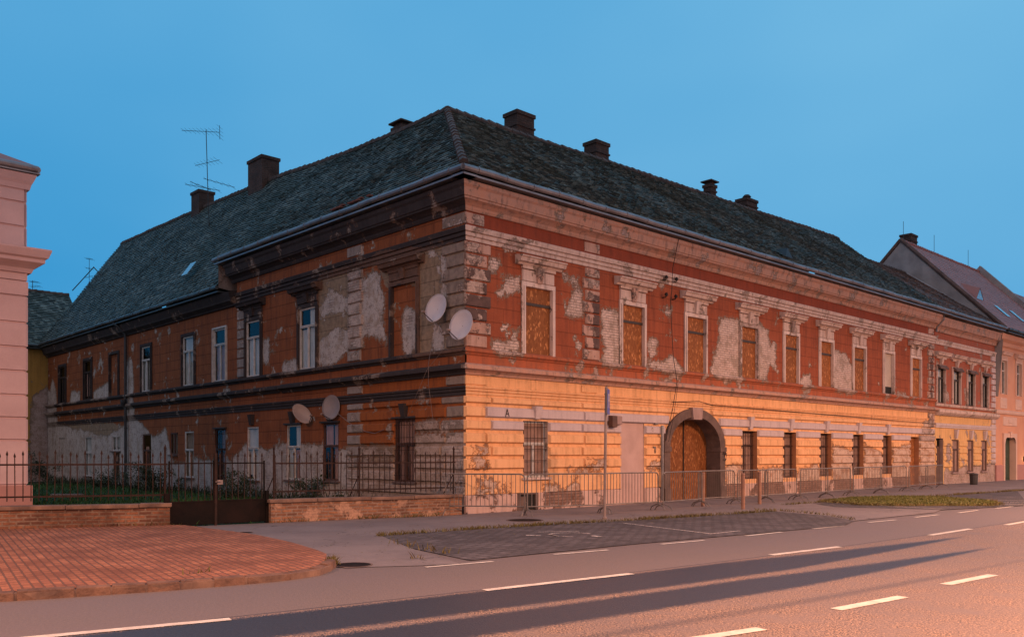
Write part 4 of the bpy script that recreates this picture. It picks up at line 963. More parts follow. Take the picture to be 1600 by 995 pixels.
gcur = {0: [(0, .45, 0, .98, CP), (.5, 1, .0, .98, CP)], 1: [(0, .45, .0, 1, CP), (.5, 1, .62, 1, CP)], 2: [(0, .5, 0, .55, CP), (.5, 1, .0, .6, CW), (0, .5, .62, 1, CW)], 3: [(0, .5, 0, 1, CW), (.5, 1, .1, 1, CW)], 4: [(0, .6, 0, 1, CP)], 5: [(0, 1, 0, 1, 'insidew')], 6: [(0, 1, 0, 1, 'insidew')], 7: [(.5, .9, 0, .7, CP)], 8: [(0, 1, 0, 1, CW)], 9: [(0.6, .9, 0, .9, CP)], 10: [(0, 1, 0, 1, CW)]}
for i, (a, b, z0, z1) in enumerate(LG):
    if i == 11: window(H, FL, a, b, z0, z1, 'blind', surr='left', sw=0, dep=.1, dmg=DGL, revmat='left'); continue
    window(H, FL, a, b, z0, z1, 'grille' if i in (0, 4) else 'glazed', surr='leftlow' if i else 'frame_b', sw=0.0, dep=0.09, frame='frame_w' if i in (3, 8, 10, 2, 5) else 'frame_b', cur=gcur.get(i), key=('dark', 2.66, 3.05) if i in (0, 1, 2, 3) else None, dmg=DGL if i else None, sill='stone', transom=0.40 if i not in (6, 8) else .02)
    if i in (0, 1, 2, 4): part('lintel', 'frame_k', H, lambda m: m.box(FL, a-.1, b+.1, z1+.005, z1+.06, 0, .09))

# ---- roof
def lerp(a, b, t): return a+(b-a)*t
ZR = lambda s: 13.20+0.45*(s-3.55)/28+0.04*math.sin(s*.7)
ER = lambda s: FR.P(s, 9.03, .50); RR = lambda s: FR.P(s, ZR(s), -5.2)
al = lambda b: 3.55+0.75*max(0, (b-5.2))/33
zl = lambda b: float(np.interp(b, [5.2, 7.7, 10.9, 14.5, 16.6, 25, 38], [13.20, 13.24, 13.36, 13.60, 13.80, 14.2, 14.65]))
EL = lambda b: FL.P(b, 9.03, .50); RL = lambda b: FL.P(b, zl(b), -al(b)); EL2 = lambda b: FL.P(b, 8.0, .45)
mr = MB()
tile_roof(mr, ER, RR, lambda v: lerp(-.5, 3.55, v), lambda v: RE+.02, und=0.05)
tile_roof(mr, EL, RL, lambda v: lerp(-.5, 5.2, v), lambda v: 14.15, und=0.05)
tile_roof(mr, EL2, RL, lambda v: 14.15, lambda v: 38.3, und=0.06)
roof = mr.build('roof', 'roofd', H)
mr = MB()
mr.add([RR(3.55), RR(RE), FR.P(RE, 8.8, -10.6), FR.P(3.55, 8.8, -10.6)], [(0, 1, 2, 3)])
mr.add([RL(5.2), RL(20), RL(38), FL.P(38, 7.8, -9.4), FL.P(5.2, 7.8, -9.4)], [(0, 1, 2, 3, 4)])
mr.build('back_slope', 'roofd', roof)
part('gable_wall', 'leftquoin', H, lambda m: m.add([FL.P(LE, 0, 0), FL.P(LE, 7.9, 0), RL(LE)-UP*.1, FL.P(LE, 7.9, -8.6), FL.P(LE, 0, -8.6)], [(0, 1, 2, 3, 4)]), DGL)
part('step_gable', 'leftquoin', H, lambda m: m.add([FL.P(14.16, 9.0, .4), FL.P(14.16, 7.95, .4), FL.P(14.16, 7.9, 0), FL.P(14.16, 7.9, -1.0), RL(14.16)-UP*.15], [(0, 1, 2, 3, 4)]), DGL)
part('step_wall', 'leftquoin', H, lambda m: m.add([FL.P(ST+.02, 7.3, .0), FL.P(ST+.02, 9.0, .0), FL.P(ST+.02, 9.0, -.5), FL.P(ST+.02, 7.3, -.5)], [(0, 1, 2, 3)]), DGL)
part('eave_wall', 'dark', H, lambda m: m.add([FL.P(0, 8.0, 0), FL.P(ST, 8.0, 0), FL.P(ST, 8.95, 0), FL.P(0, 8.95, 0)], [(0, 1, 2, 3)]), DGL)
part('eave_wall', 'cornice', H, lambda m: m.add([FR.P(0, 8.0, 0), FR.P(RE, 8.0, 0), FR.P(RE, 8.95, 0), FR.P(0, 8.95, 0)], [(0, 1, 2, 3)]), DGR)
part('rear_wall', 'leftquoin', H, lambda m: m.add([FR.P(8.6, 0, -10.4), FR.P(RE, 0, -10.4), FR.P(RE, 8.9, -10.4), FR.P(8.6, 8.9, -10.4)], [(0, 1, 2, 3)]), DGL)
part('rear_wall', 'leftquoin', H, lambda m: m.add([FL.P(10.4, 0, -8.6), FL.P(LE, 0, -8.6), FL.P(LE, 8.2, -8.6), FL.P(10.4, 8.2, -8.6)], [(0, 1, 2, 3)]), DGL)
# ridge and hip caps, one short half-round tile after another
def caps(m, pts, r=0.12, ln=0.36):
    pts = [Vector(p) for p in pts]
    for a, b in zip(pts[:-1], pts[1:]):
        n_ = max(1, int((b-a).length/ln)); d = (b-a).normalized()
        for i in range(n_):
            p = a.lerp(b, i/n_)+UP*random.uniform(-.012, .012); q = a.lerp(b, (i+1.08)/n_)+UP*random.uniform(-.012, .012)
            m.tube([p+UP*.02, q], r*random.uniform(.95, 1.1), 7, r*.86)
part('ridge_caps', 'ridge', roof, lambda m: (caps(m, [RR(s) for s in (3.55, 8, 13, 18, 23, 28, RE)]), caps(m, [RL(b) for b in (5.2, 7.7, 10.9, 14.5, 16.6, 21, 25, 30, 34, 38.2)])))
part('hip_caps', 'ridge', roof, lambda m: caps(m, [FR.P(lerp(-.45, 3.55, v), lerp(9.10, 13.24, v), lerp(.45, -5.2, v)) for v in (0, .25, .5, .75, 1)], .13))
for a, j in ((4.3, 0), (4.5, 0), (4.72, 0), (4.4, 1), (5.3, 0), (5.5, 0), (5.7, 0), (5.4, 1), (3.7, 0)): part('patched_tile', 'newtile', roof, lambda m: m.box(FL, a, a+.18, 9.16+j*.11, 9.20+j*.11, .42-j*.16+.02, .56-j*.16))
gutter(H, FR, -.58, RE+1.0, 8.97, .58, .085, 'zinc'); gutter(H, FL, -.58, 14.2, 8.97, .58, .085, 'zinc'); gutter(H, FL, 14.0, 38.3, 7.92, .53, .075, 'zincd')
# downpipes
def f(m):
    a = 24.85; m.tube([FL.P(a+.5, 7.85, .5), FL.P(a+.25, 7.7, .45), FL.P(a, 7.3, .14), FL.P(a, 7.0, .12), FL.P(a, .1, .12)], .065, 8)
    for z in (1.2, 2.8, 4.6, 6.2): m.tube([FL.P(a, z, .12), FL.P(a, z+.05, .12)], .08, 8)
    m.lathe(FL.P(24.85, 3.95, .22), [(.09, -.1), (.14, .1), (.14, .22)], 8)
part('downpipe', 'alu', H, f)
part('downpipe', 'zinc', H, lambda m: m.tube([FR.P(8.42, 2.55, .12), FR.P(8.42, .05, .12)], .05, 8), label='short grey pipe beside the arch')
part('downpipe', 'zinc', H, lambda m: m.tube([FR.P(RE+.05, 8.9, .5), FR.P(RE+.02, 8.5, .45), FR.P(RE, 8.15, .12), FR.P(RE, 7.9, .1)], .05, 8))
# chimneys  (F, along, dep, base z, w, d, h)
chimney(roof, FL, 18.9, -3.9, 13.6, 1.35, .85, 1.25)
chimney(roof, FL, 25.9, -4.1, 13.95, .95, .8, 1.0)
chimney(roof, FL, 8.7, -4.3, 13.1, .60, .6, .5, 'slab')
chimney(roof, FR, 7.8, -6.1, 12.75, .9, .7, 1.55)
chimney(roof, FR, 12.0, -5.9, 12.9, .8, .65, 1.3)
chimney(roof, FR, 19.7, -5.6, 13.3, .45, .4, .75, 'slab')
chimney(roof, FR, 22.9, -5.6, 13.1, .95, .6, .9, 'cowl')
# small skylight and a snow hook
part('roof_window', 'skyl', roof, lambda m: m.add([FL.P(18.0, 9.12, .02), FL.P(18.6, 9.12, .02), FL.P(18.6, 9.7, -.38), FL.P(18.0, 9.7, -.38)], [(0, 1, 2, 3)]))
part('roof_vent', 'alu', roof, lambda m: m.add([FR.P(16.2, 9.35, .25), FR.P(16.75, 9.35, .25), FR.P(16.48, 9.75, .15), FR.P(16.48, 9.75, -.35)], [(0, 1, 2), (1, 3, 2), (0, 2, 3)]))
# insulators and cables on the facade
ins = empty('insulator_rack', FR.P(8.9, 6.4, 0), label='four dark ceramic cable insulators on the red wall beside the hanging cable', cat='insulators')
for px, py in ((1035, 438), (1051, 441), (1035, 465), (1050, 468)):
    a, z = FR.sz(px, py); part('insulator', 'cable', ins, lambda m: (m.tube([FR.P(a, z, 0), FR.P(a, z, .14), FR.P(a, z+.05, .16)], .02, 6), m.lathe(FR.P(a, z+.03, .16), [(.02, 0), (.06, .02), (.05, .06), (.06, .08), (.02, .12)], 8)))
def cab(name, pts, r, mat, label):
    P = []
    for (px, py, dep) in pts: a, z = FR.sz(px, py); P.append(FR.P(a, z, dep))
    m = MB(); m.tube(P, r, 5); return tag(m.build(name, mat, origin=P[0]), label, 'cable')
cab('hanging_cable', [(1043, 378, .45), (1043.5, 420, .2), (1044, 455, .15), (1042, 470, .15), (1045, 500, .1), (1046, 560, .16), (1048, 597, .26), (1047, 640, .1), (1041, 665, .1), (1036, 688, .12)], .012, 'cable', 'black cable hanging from the eave down to the arch')
cab('loose_wire', [(1048, 600, .3), (1044, 630, .3), (1040, 660, .28), (1037, 690, .2)], .008, 'cable', 'thin black wire looping beside the cable above the arch')
cab('facade_wire', [(1048, 628, .08), (1090, 627, .07), (1110, 633, .07), (1200, 640, .09), (1330, 651, .09), (1458, 662, .09)], .012, 'cable', 'thin dark wire running along the yellow band to the right of the arch')
def lcab(pts, label, r=.008, mat='cablew'):
    P = []
    for (px, py, dep) in pts: a, z = FL.sz(px, py); P.append(FL.P(a, z, dep))
    m = MB(); m.tube(P, r, 4); tag(m.build('drooping_wire', mat, origin=P[0]), label, 'wire')
lcab([(682, 548, .2), (682, 570, .28), (681, 600, .26), (681, 655, .1)], 'thin pale wire hanging straight down below the satellite dishes', .007)
lcab([(700, 549, .2), (680, 578, .28), (664, 612, .25), (640, 650, .08)], 'thin pale wire slanting from the ledge to the corner window keystone', .006)
lcab([(534, 646, .15), (552, 662, .1), (575, 674, .1), (590, 677, .1), (604, 671, .1)], 'sagging pale wire right of the round grey dish', .009)
# small boxes on the street wall
mtr = empty('meter_box', FR.P(5.9, 2.6, 0), label='brown and cream meter boxes on the yellow wall behind the sign pole', cat='meter box')
part('box_body', 'frame_b', mtr, lambda m: m.box(FR, 5.72, 5.98, 2.42, 2.80, .06, .24, .015)); part('box_cover', 'stonel', mtr, lambda m: m.box(FR, 6.0, 6.3, 2.52, 2.80, .06, .17, .015))
nb = empty('house_number_plate', FR.P(8.1, 2.6, 0), label='small grey plate on the lilac band left of the arch', cat='plate')
part('plate', 'galv', nb, lambda m: m.box(FR, 8.08, 8.25, 2.58, 2.78, .055, .075, .004)); part('plate_rim', 'frame_k', nb, lambda m: m.box(FR, 8.07, 8.26, 2.57, 2.79, .052, .058))
nb = empty('doorbell_panel', FR.P(7.9, 1.8, 0), label='little grey panel on the yellow wall between infilled door and arch', cat='panel')
part('panel', 'galv', nb, lambda m: m.box(FR, 8.02, 8.14, 1.62, 1.84, .05, .08, .008)); part('panel_rim', 'frame_k', nb, lambda m: m.box(FR, 8.01, 8.15, 1.61, 1.85, .05, .056))
def scrib(pts, F, dep, w_, name, label):
    m = MB()
    for st in pts:
        for (x0, z0), (x1, z1) in zip(st[:-1], st[1:]):
            d = Vector((x1-x0, z1-z0)); d.normalize(); n_ = Vector((-d.y, d.x))*w_/2
            m.box(F, 0, 0, 0, 0, 0, 0) if False else m.add([F.P(x0+n_.x, z0+n_.y, dep), F.P(x1+n_.x, z1+n_.y, dep), F.P(x1-n_.x, z1-n_.y, dep), F.P(x0-n_.x, z0-n_.y, dep)], [(0, 1, 2, 3)])
    tag(m.build(name, 'paint_black', origin=F.P(pts[0][0][0], pts[0][0][1], dep)), label, 'graffiti')
scrib([[(1.36, 2.62), (1.42, 2.84), (1.50, 2.63)], [(1.38, 2.70), (1.48, 2.72)]], FR, .084, .03, 'graffiti_mark', 'small black sprayed mark on the lilac band near the corner')
scrib([[(12.05, 1.75), (12.15, 1.5), (12.2, 1.7), (12.28, 1.48)], [(12.0, 1.6), (12.3, 1.62)], [(12.05, 1.4), (12.2, 1.36), (12.26, 1.45)]], FR, .095, .035, 'graffiti_mark', 'black scribble sprayed on the right jamb of the arch')

# ================================================================== row house next door
H2 = empty('row_house', FR.P(31.7, 0), label='narrow two storey house, red above and yellow below, joined to the derelict corner house', cat='building')
A0, A1 = 31.72, 40.75
D2 = make_dmg([[(33.0, -.1), (33.0, .9), (34.5, .55), (36, 1.0), (38, .9), (40.8, 1.1), (40.8, -.1)], [(33.2, 1.2), (33.2, 2.1), (33.8, 2.1), (33.8, 1.2)]])
w2 = [(31.98, 33.0), (34.15, 35.2), (36.3, 37.35), (38.5, 39.55)]
g2w = [(31.9, 32.85, 0.0, 2.42), (34.04, 35.04, .62, 2.37), (36.28, 37.25, .62, 2.37), (38.46, 39.4, .62, 2.37)]
part('wall', 'redterr', H2, lambda m: wall_grid(m, FR, A0, A1, 4.0, 8.6, [(a, b, 4.27, 6.15) for a, b in w2], .3, -.01), D2)
part('wall', 'yel2', H2, lambda m: wall_grid(m, FR, A0, A1, -.25, 4.0, g2w, .3, -.01), D2)
part('cornice', 'cornice', H2, lambda m: mould(m, FR, A0, A1, [(0, 7.95), (.06, 7.95), (.09, 8.1), (.2, 8.2), (.3, 8.25), (.34, 8.5), (.4, 8.66), (0, 8.8)]), D2)
part('upper_moulding', 'trim', H2, lambda m: mould(m, FR, A0, A1, [(0, 7.3), (.05, 7.3), (.06, 7.42), (.1, 7.5), (.1, 7.56), (0, 7.6)]), D2)
part('string_course', 'trim', H2, lambda m: (mould(m, FR, A0, A1+.1, [(0, 3.62), (.07, 3.62), (.2, 3.72), (.25, 3.78), (.25, 3.92), (0, 3.98)]), mould(m, FR, A0, A1, [(0, 4.1), (.06, 4.1), (.1, 4.18), (.1, 4.22), (0, 4.25)])), D2)
part('lower_moulding', 'lavender', H2, lambda m: mould(m, FR, A0, A1, [(0, 2.98), (.05, 2.98), (.05, 3.06), (.08, 3.08), (.08, 3.2), (0, 3.22)]), D2)
m = Bays([32.4, 34.5, 36.8, 38.9])
for z0, z1 in ((2.0, 2.32), (1.62, 1.92), (1.24, 1.54), (.9, 1.18)):
    for s0, s1 in spans(z0, z1, A0+.05, A1-.8, g2w, None): m.cushion(FR, s0, s1, z0, z1, -.01, .045, .03)
m.build('rusticated_blocks', 'yel2', H2, dmg=D2)
m = MB()
for k in range(8): m.cushion(FR, A1-.75+(.12 if k % 2 else 0), A1-.02, 1.0+k*.34, 1.3+k*.34, -.01, .06, .02)
for k in range(9): m.cushion(FR, A1-.7+(.12 if k % 2 else 0), A1-.02, 4.3+k*.34, 4.6+k*.34, -.01, .06, .02)
m.build('quoins', 'lavender', H2, dmg=D2)
for i, (a, b) in enumerate(w2):
    wo = window(H2, FR, a, b, 4.27, 6.15, 'glazed', surr='trim', sw=.12, dep=.12, frame='frame_k', cur=[(.05, .95, 0, .95, CW)], hood=('trim', 6.66), key=('trim', 6.28, 6.62), dmg=D2)
    part('awning_box', 'stone', wo, lambda m: m.prism(FR, a-.05, b+.05, [(0, 6.08), (.22, 6.02), (.24, 6.08), (.12, 6.24), (0, 6.26)], 2))
for i, (a, b, z0, z1) in enumerate(g2w):
    if i == 0:
        wo = window(H2, FR, a, b, z0, z1, 'plain', surr='stonel', sw=0.0, dep=.25, frame='frame_k', cur=None, dmg=None, label='narrow dark house door')
        part('door_leaf', 'frame_b', wo, lambda m: (m.box(FR, a+.05, b-.05, 0, 2.0, -.2, -.16), m.box(FR, a+.15, a+.4, .3, 1.7, -.16, -.14, .02), m.box(FR, b-.4, b-.15, .3, 1.7, -.16, -.14, .02)))
    else: window(H2, FR, a, b, z0, z1, 'glazed', surr='stonel', sw=0.0, dep=.12, frame='frame_b', solid=True, key=('lavender', 2.42, 2.92), dmg=None, sill='stonel')
mr = MB(); E2 = lambda s: FR.P(s, 9.0, .5); R2 = lambda s: FR.P(s, 13.0, -5.2)
tile_roof(mr, E2, R2, lambda v: RE+.03, lambda v: A1, tw=.22, ex=.24, jit=.01, lift=.04, und=.05); r2 = mr.build('roof', 'roofb', H2)
mr = MB(); mr.add([R2(RE), R2(A1), FR.P(A1, 9, -10.4), FR.P(RE, 9, -10.4)], [(0, 1, 2, 3)]); mr.build('back_slope', 'roofb', r2)
part('ridge_caps', 'ridge', r2, lambda m: caps(m, [R2(RE), R2(A1)]))
chimney(r2, FR, 37.2, -6.5, 12.4, 1.9, .6, .75)
gutter(H2, FR, RE+1.0, A1+.1, 8.95, .58, .08, 'zinc')

# ================================================================== salmon town house
H3 = empty('town_house', FR.P(40.8, 0), label='salmon pink town house with grey gable and smooth pinkish tiled roof, right edge', cat='building')
B0, B1 = 40.78, 54.7
w3 = [(41.75+2.75*i, 42.68+2.75*i) for i in range(5)]; d3 = (42.24, 44.2, -.25, 2.6)
h3 = [(a, b, 5.2, 7.2) for a, b in w3]+[d3]+[(46.6+2.75*i, 47.7+2.75*i, .9, 2.9) for i in range(3)]
part('wall', 'salmon', H3, lambda m: wall_grid(m, FR, B0, B1, -.3, 8.4, h3, .6, 0))
part('cornice', 'salmon', H3, lambda m: mould(m, FR, B0, B1, [(0, 7.75), (.06, 7.75), (.08, 7.95), (.18, 8.05), (.2, 8.25), (.36, 8.4), (.42, 8.7), (0, 8.8)]))
part('string_course', 'salmont', H3, lambda m: mould(m, FR, B0, B1, [(0, 4.0), (.07, 4.0), (.1, 4.1), (.1, 4.2), (0, 4.24)]))
part('plinth', 'pinkb', H3, lambda m: [m.box(FR, s0, s1, -.3, .95, 0, .08) for s0, s1 in ((B0, d3[0]-.25), (d3[1]+.25, B1))])
for i, (a, b) in enumerate(w3):
    wo = window(H3, FR, a, b, 5.2, 7.2, 'glazed', surr='salmont', sw=.16, dep=.15, frame='frame_w', cur=[(0, .4, 0, 1, CW)], dmg=None, hood=('salmont', 7.45))
    part('apron_panel', 'salmont', wo, lambda m: (m.cushion(FR, a-.12, b+.12, 4.32, 4.98, 0, .04, .03), m.cushion(FR, a+.1, b-.1, 4.48, 4.84, .04, .06, .03)))
for (a, b, z0, z1) in h3[6:]: window(H3, FR, a, b, z0, z1, 'glazed', surr='salmont', sw=.16, dep=.15, frame='frame_w', cur=[(0, .4, 0, 1, CW)])
part('wall_panel', 'salmont', H3, lambda m: (m.cushion(FR, 42.1, 44.6, 3.3, 3.85, 0, .04, .03), m.cushion(FR, 43.0, 43.7, 3.45, 3.7, .04, .07, .03)))
def f(m):
    a, b = d3[0], d3[1]
    reveal(m, FR, a, b, -.25, 2.6, .3)
    m.box(FR, a-.22, a, -.25, 2.6, 0, .1); m.box(FR, b, b+.22, -.25, 2.6, 0, .1); m.box(FR, a-.22, b+.22, 2.6, 2.85, 0, .103); m.box(FR, (a+b)/2-.14, (a+b)/2+.14, 2.58, 2.95, 0, .15)
    for s_, x in ((1, a), (-1, b)): m.add([FR.P(x, 2.6, .1), FR.P(x+s_*.35, 2.6, .1), FR.P(x+s_*.12, 2.5, .1), FR.P(x, 2.2, .1)], [(0, 1, 2, 3)])
dr = part('door_surround', 'salmont', H3, f)
part('door', 'green', dr, lambda m: (m.box(FR, d3[0], 43.2, -.2, 2.6, -.3, -.26), m.box(FR, 43.24, d3[1], -.2, 2.6, -.3, -.26), [m.box(FR, x, x+.6, z, z+.9, -.26, -.23, .03) for x in (42.4, 43.4) for z in (0.1, 1.3)]))
mr = MB(); E3 = lambda s: FR.P(s, 8.95, .55); R3 = lambda s: FR.P(s, 15.15, -5.5)
tile_roof(mr, E3, R3, lambda v: B0, lambda v: B1, tw=.3, ex=.33, jit=.002, lift=.02, und=.01); r3 = mr.build('roof', 'roofp', H3)
mr = MB(); mr.add([R3(B0), R3(B1), FR.P(B1, 9, -11.5), FR.P(B0, 9, -11.5)], [(0, 1, 2, 3)]); mr.build('back_slope', 'roofp', r3)
part('gable_wall', 'gable', H3, lambda m: m.add([FR.P(B0+s_, z, d) for s_ in (0, .25) for z, d in ((5, .1), (8.9, .4), (15.05, -5.5), (8.9, -11.4), (5, -11.4))], [(0, 1, 2, 3, 4), (5, 6, 7, 8, 9), (1, 6, 7, 2), (2, 7, 8, 3)]))
part('verge', 'stone', r3, lambda m: (m.tube([E3(B0)+UP*.03, R3(B0)+UP*.08], .13, 6), m.tube([R3(B0)+UP*.08, FR.P(B0, 9, -11.5)], .1, 6)))
part('flashing', 'zinc', H3, lambda m: m.tube([FR.P(B0-.06, 13.0, -5.1), FR.P(B0-.06, 9.1, .2)], .07, 5))
part('firewall', 'gable', H3, lambda m: m.add([FR.P(B1+s_, z, d) for s_ in (-.15, .25) for z, d in ((8.5, .5), (9.4, .5), (15.6, -5.4), (9.4, -11), (8.5, -11))], [(0, 1, 2, 3, 4), (5, 6, 7, 8, 9), (1, 6, 7, 2), (2, 7, 8, 3), (0, 5, 6, 1)]))
part('ridge_caps', 'roofp', r3, lambda m: caps(m, [R3(B0), R3(B1)]))
chimney(r3, FR, 43.0, -5.9, 14.6, 1.0, .7, 1.2)
gutter(H3, FR, B0+.4, B1, 8.93, .62, .08, 'zincd')
def onroof(s, v, up=.08): return E3(s).lerp(R3(s), v)+UP*up
for s_, v0, v1 in ((45.1, .2, .33), (48.0, .2, .33)):
    part('roof_window', 'skyl', r3, lambda m: (m.add([onroof(s_, v0), onroof(s_+.7, v0), onroof(s_+.7, v1), onroof(s_, v1)], [(0, 1, 2, 3)])))
part('dormer', 'roofp', r3, lambda m: m.add([onroof(42.6, .36, .02), onroof(43.9, .36, .02), onroof(43.25, .36, .75), onroof(43.25, .56, .0)], [(0, 2, 3), (1, 3, 2)]))
part('dormer_glass', 'skyl', r3, lambda m: m.add([onroof(42.68, .362, .03), onroof(43.82, .362, .03), onroof(43.25, .362, .66)], [(0, 1, 2)]))
[part('lightning_rod', 'alu', r3, lambda m: m.tube([R3(s_)+UP*.1, R3(s_)+UP*1.3], .015, 4)) for s_ in (41.2, 46.2, 52.5)]
wl = empty('wall_lamp', FR.P(45.95, 1.3, .1), label='small lit wall lamp beside the green door of the salmon house', cat='lamp')
part('lamp_bracket', 'iron', wl, lambda m: m.box(FR, 45.9, 46.0, 1.15, 1.45, 0, .08))
lm, lt, lb = newmat('lamp_glow'); lb.inputs['Emission Color'].default_value = (1, .75, .35, 1); lb.inputs['Emission Strength'].default_value = 12
M['glow'] = lm
part('lamp_glass', 'glow', wl, lambda m: m.lathe(FR.P(45.95, 1.22, .14), [(.03, 0), (.055, .05), (.055, .15), (.02, .2)], 8))
# one more roof beyond
H4 = empty('end_house', FR.P(54.95, 0), label='house beyond the firewall with darker red roof at the far right edge', cat='building')
C0, C1 = 54.97, 72
part('wall', 'salmon', H4, lambda m: m.box(FR, C0, C1, -.3, 8.9, -10, 0)); mr = MB()
E4 = lambda s: FR.P(s, 8.95, .5); R4 = lambda s: FR.P(s, 14.6, -5.5)
tile_roof(mr, E4, R4, lambda v: C0, lambda v: C1, tw=.3, ex=.33, jit=.006, lift=.02, und=.02); r4 = mr.build('roof', 'roofp', H4)
mr = MB(); mr.add([R4(C0), R4(C1), FR.P(C1, 9, -11.5), FR.P(C0, 9, -11.5)], [(0, 1, 2, 3)]); mr.build('back_slope', 'roofp', r4)

# ================================================================== pink building on the left edge
K = Vector((-11.79, 21.0, 0)); FP_ = Frame((K.x, K.y), -DR, -DL); FPs = Frame((K.x, K.y), DL, DR)
HP = empty('pink_building', K, label='pink rusticated town building at the left edge behind the iron fence', cat='building')
def f(m):
    zs = [.85, 1.93, 2.47, 3.02, 3.6, 4.18, 4.77, 5.43]
    for a, b in zip(zs[:-1], zs[1:]): m.cushion(FP_, 0, 9, a+.015, b-.015, -.03, .02, .018, 9); m.cushion(FPs, -.02, 11, a+.015, b-.015, -.03, .02, .018, 11)
    zs = [6.6, 7.09, 7.68, 8.05]
    for a, b in zip(zs[:-1], zs[1:]): m.cushion(FP_, 0.05, 9, a+.015, b-.015, -.03, .02, .018, 9); m.cushion(FPs, .0, 11, a+.015, b-.015, -.03, .0, .018, 11)
    m.box(FP_, 0.01, 9, 0, 8.6, -11, -.02)
    m.box(FP_, -.02, 9, 5.44, 5.77, -.1, .03); m.box(FP_, -.0, 9, 5.80, 6.05, -.1, .028)
part('wall', 'pink', HP, f)
cprof = [(0, 5.98), (.08, 5.98), (.12, 6.08), (.17, 6.12), (.32, 6.22), (.32, 6.30), (.38, 6.34), (.44, 6.50), (.44, 6.54), (0, 6.62)]
part('cornice', 'pink', HP, lambda m: (mould(m, FP_, 0, 9, cprof, True), mould(m, FPs, 0, 11, cprof, True)))
ep = [(0, 8.0), (.05, 8.0), (.08, 8.12), (.12, 8.2), (.16, 8.3), (.18, 8.36), (0, 8.4)]
part('eave_moulding', 'pink', HP, lambda m: (mould(m, FP_, 0, 9, ep, True), mould(m, FPs, 0, 11, ep, True)))
gp = empty('x'); bpy.data.objects.remove(gp)
def f(m):
    m.tube([FP_.P(-.18, 8.5, .18), FP_.P(9, 8.5, .18)], .085, 10); m.tube([FP_.P(-.18, 8.5, .18), FPs.P(11, 8.5, .18)], .085, 10)
    m.box(FP_, -.24, 9, 8.38, 8.41, 0, .22)
part('gutter', 'zinc', HP, f)
part('pedestal', 'pinkb', HP, lambda m: (m.box(FP_, -.1, 9, 0, .84, -.3, .1), m.box(FPs, .3, 11, 0, .84, -.3, .098)))
part('roof', 'roofp', HP, lambda m: m.add([FP_.P(-.18, 8.58, .18), FP_.P(9, 8.58, .18), FP_.P(9, 11.5, -5.5), FP_.P(5.5, 11.5, -5.5), FP_.P(-.18, 8.58, -11)], [(0, 1, 2, 3), (0, 3, 4)]))

# ================================================================== yellow yard wing at the far left
FY = Frame(tuple(FL.P(38.0, 0, 0.6)[:2]), -DR, -DL)
HY = empty('yard_wing', FL.P(38, 0, 0), label='low yellow yard wing with dark tiled roof between the pink building and the derelict house', cat='building')
YW = [(0.95, 1.9, 4.6, 6.4), (0.85, 1.85, 1.2, 2.9), (3.6, 4.6, 4.6, 6.4), (3.6, 4.6, 1.2, 2.9)]
DY = make_dmg([[(-1, -.2), (-1, 5.8), (0.1, 5), (.25, 4), (.3, 2), (.8, -.2)]], [])
part('wall', 'yard', HY, lambda m: wall_grid(m, FY, -1, 9, 0, 7.8, YW, .25), DY)
for a, b, z0, z1 in YW: window(HY, FY, a, b, z0, z1, 'glazed', surr='frame_k', sw=.05, dep=.15, frame='frame_w', cur=[(0, 1, 0, 1, CP)])
mr = MB(); EY = lambda s: FY.P(s, 7.9, .4); RY = lambda s: FY.P(s, 11.75, -4.2)
tile_roof(mr, EY, RY, lambda v: -3.0, lambda v: lerp(5.2, 1.8, v), tw=.2, ex=.19, und=.05); ry = mr.build('roof', 'roofd', HY)
part('ridge_caps', 'ridge', ry, lambda m: caps(m, [RY(-3), RY(1.8)])); mr = MB()
mr.add([RY(1.8), RY(-3), FY.P(-3, 7.9, -8.8), FY.P(5.2, 7.9, -8.8)], [(0, 1, 2, 3)]); mr.add([RY(1.8), EY(5.2), FY.P(5.2, 7.9, -8.8)], [(0, 1, 2)]); mr.build('back_slope', 'roofd', ry)
part('roof_hole', 'inside', ry, lambda m: m.lathe(FY.P(.7, 9.05, -.75), [(.0, 0), (.28, .1), (.22, .34), (0, .4)], 8))
gutter(HY, FY, -1.0, 5.2, 7.85, .48, .07, 'zincd')
# ================================================================== street lamps (they light the street from the near pavement)
def copy_tree(o, parent=None):
    c = o.copy(); COL.objects.link(c); c.parent = parent
    for ch in list(o.children): copy_tree(ch, c)
    return c
LAMP_COL = (1.0, 0.45, 0.225)
def lamp_proto():
    r = empty('street_lamp', (0, 0, 0), cat='street lamp', label='x', group='street lamps')
    m = MB(); m.lathe((0, 0, 0), [(.16, 0), (.16, .1), (.09, .5), (.085, 3), (.055, 9.2), (.03, 9.25)], 12); m.build('post', 'galv', r)
    m = MB(); m.tube([(0, 0, 9.15), (-.3, .35, 9.6), (-.9, 1.05, 9.75)], .035, 8); m.build('arm', 'galv', r)
    m = MB(); m.boxw((-1.15, 1.33, 9.76), Vector((-.65, .76, 0)), Vector((.76, .65, 0)), UP, .7, .28, .12); m.build('lamp_head', 'signback', r)
    m = MB(); m.boxw((-1.15, 1.33, 9.69), Vector((-.65, .76, 0)), Vector((.76, .65, 0)), UP, .5, .2, .02); m.build('lamp_glass', 'glow', r)
    L = bpy.data.lights.new('lamp_light', 'AREA'); L.shape = 'DISK'; L.size = 0.6; L.energy = 6900; L.color = LAMP_COL
    o = bpy.data.objects.new('lamp_light', L); COL.objects.link(o); o.parent = r; o.location = (-1.15, 1.33, 9.66)
    return r
LP = [(8.2, 3.6), (22.0, 17.4), (36.5, 29.6), (51, 42), (-12.0, 1.0)]
lamp0 = lamp_proto(); LD = [c.data for c in lamp0.children if c.type == 'LIGHT'][0]
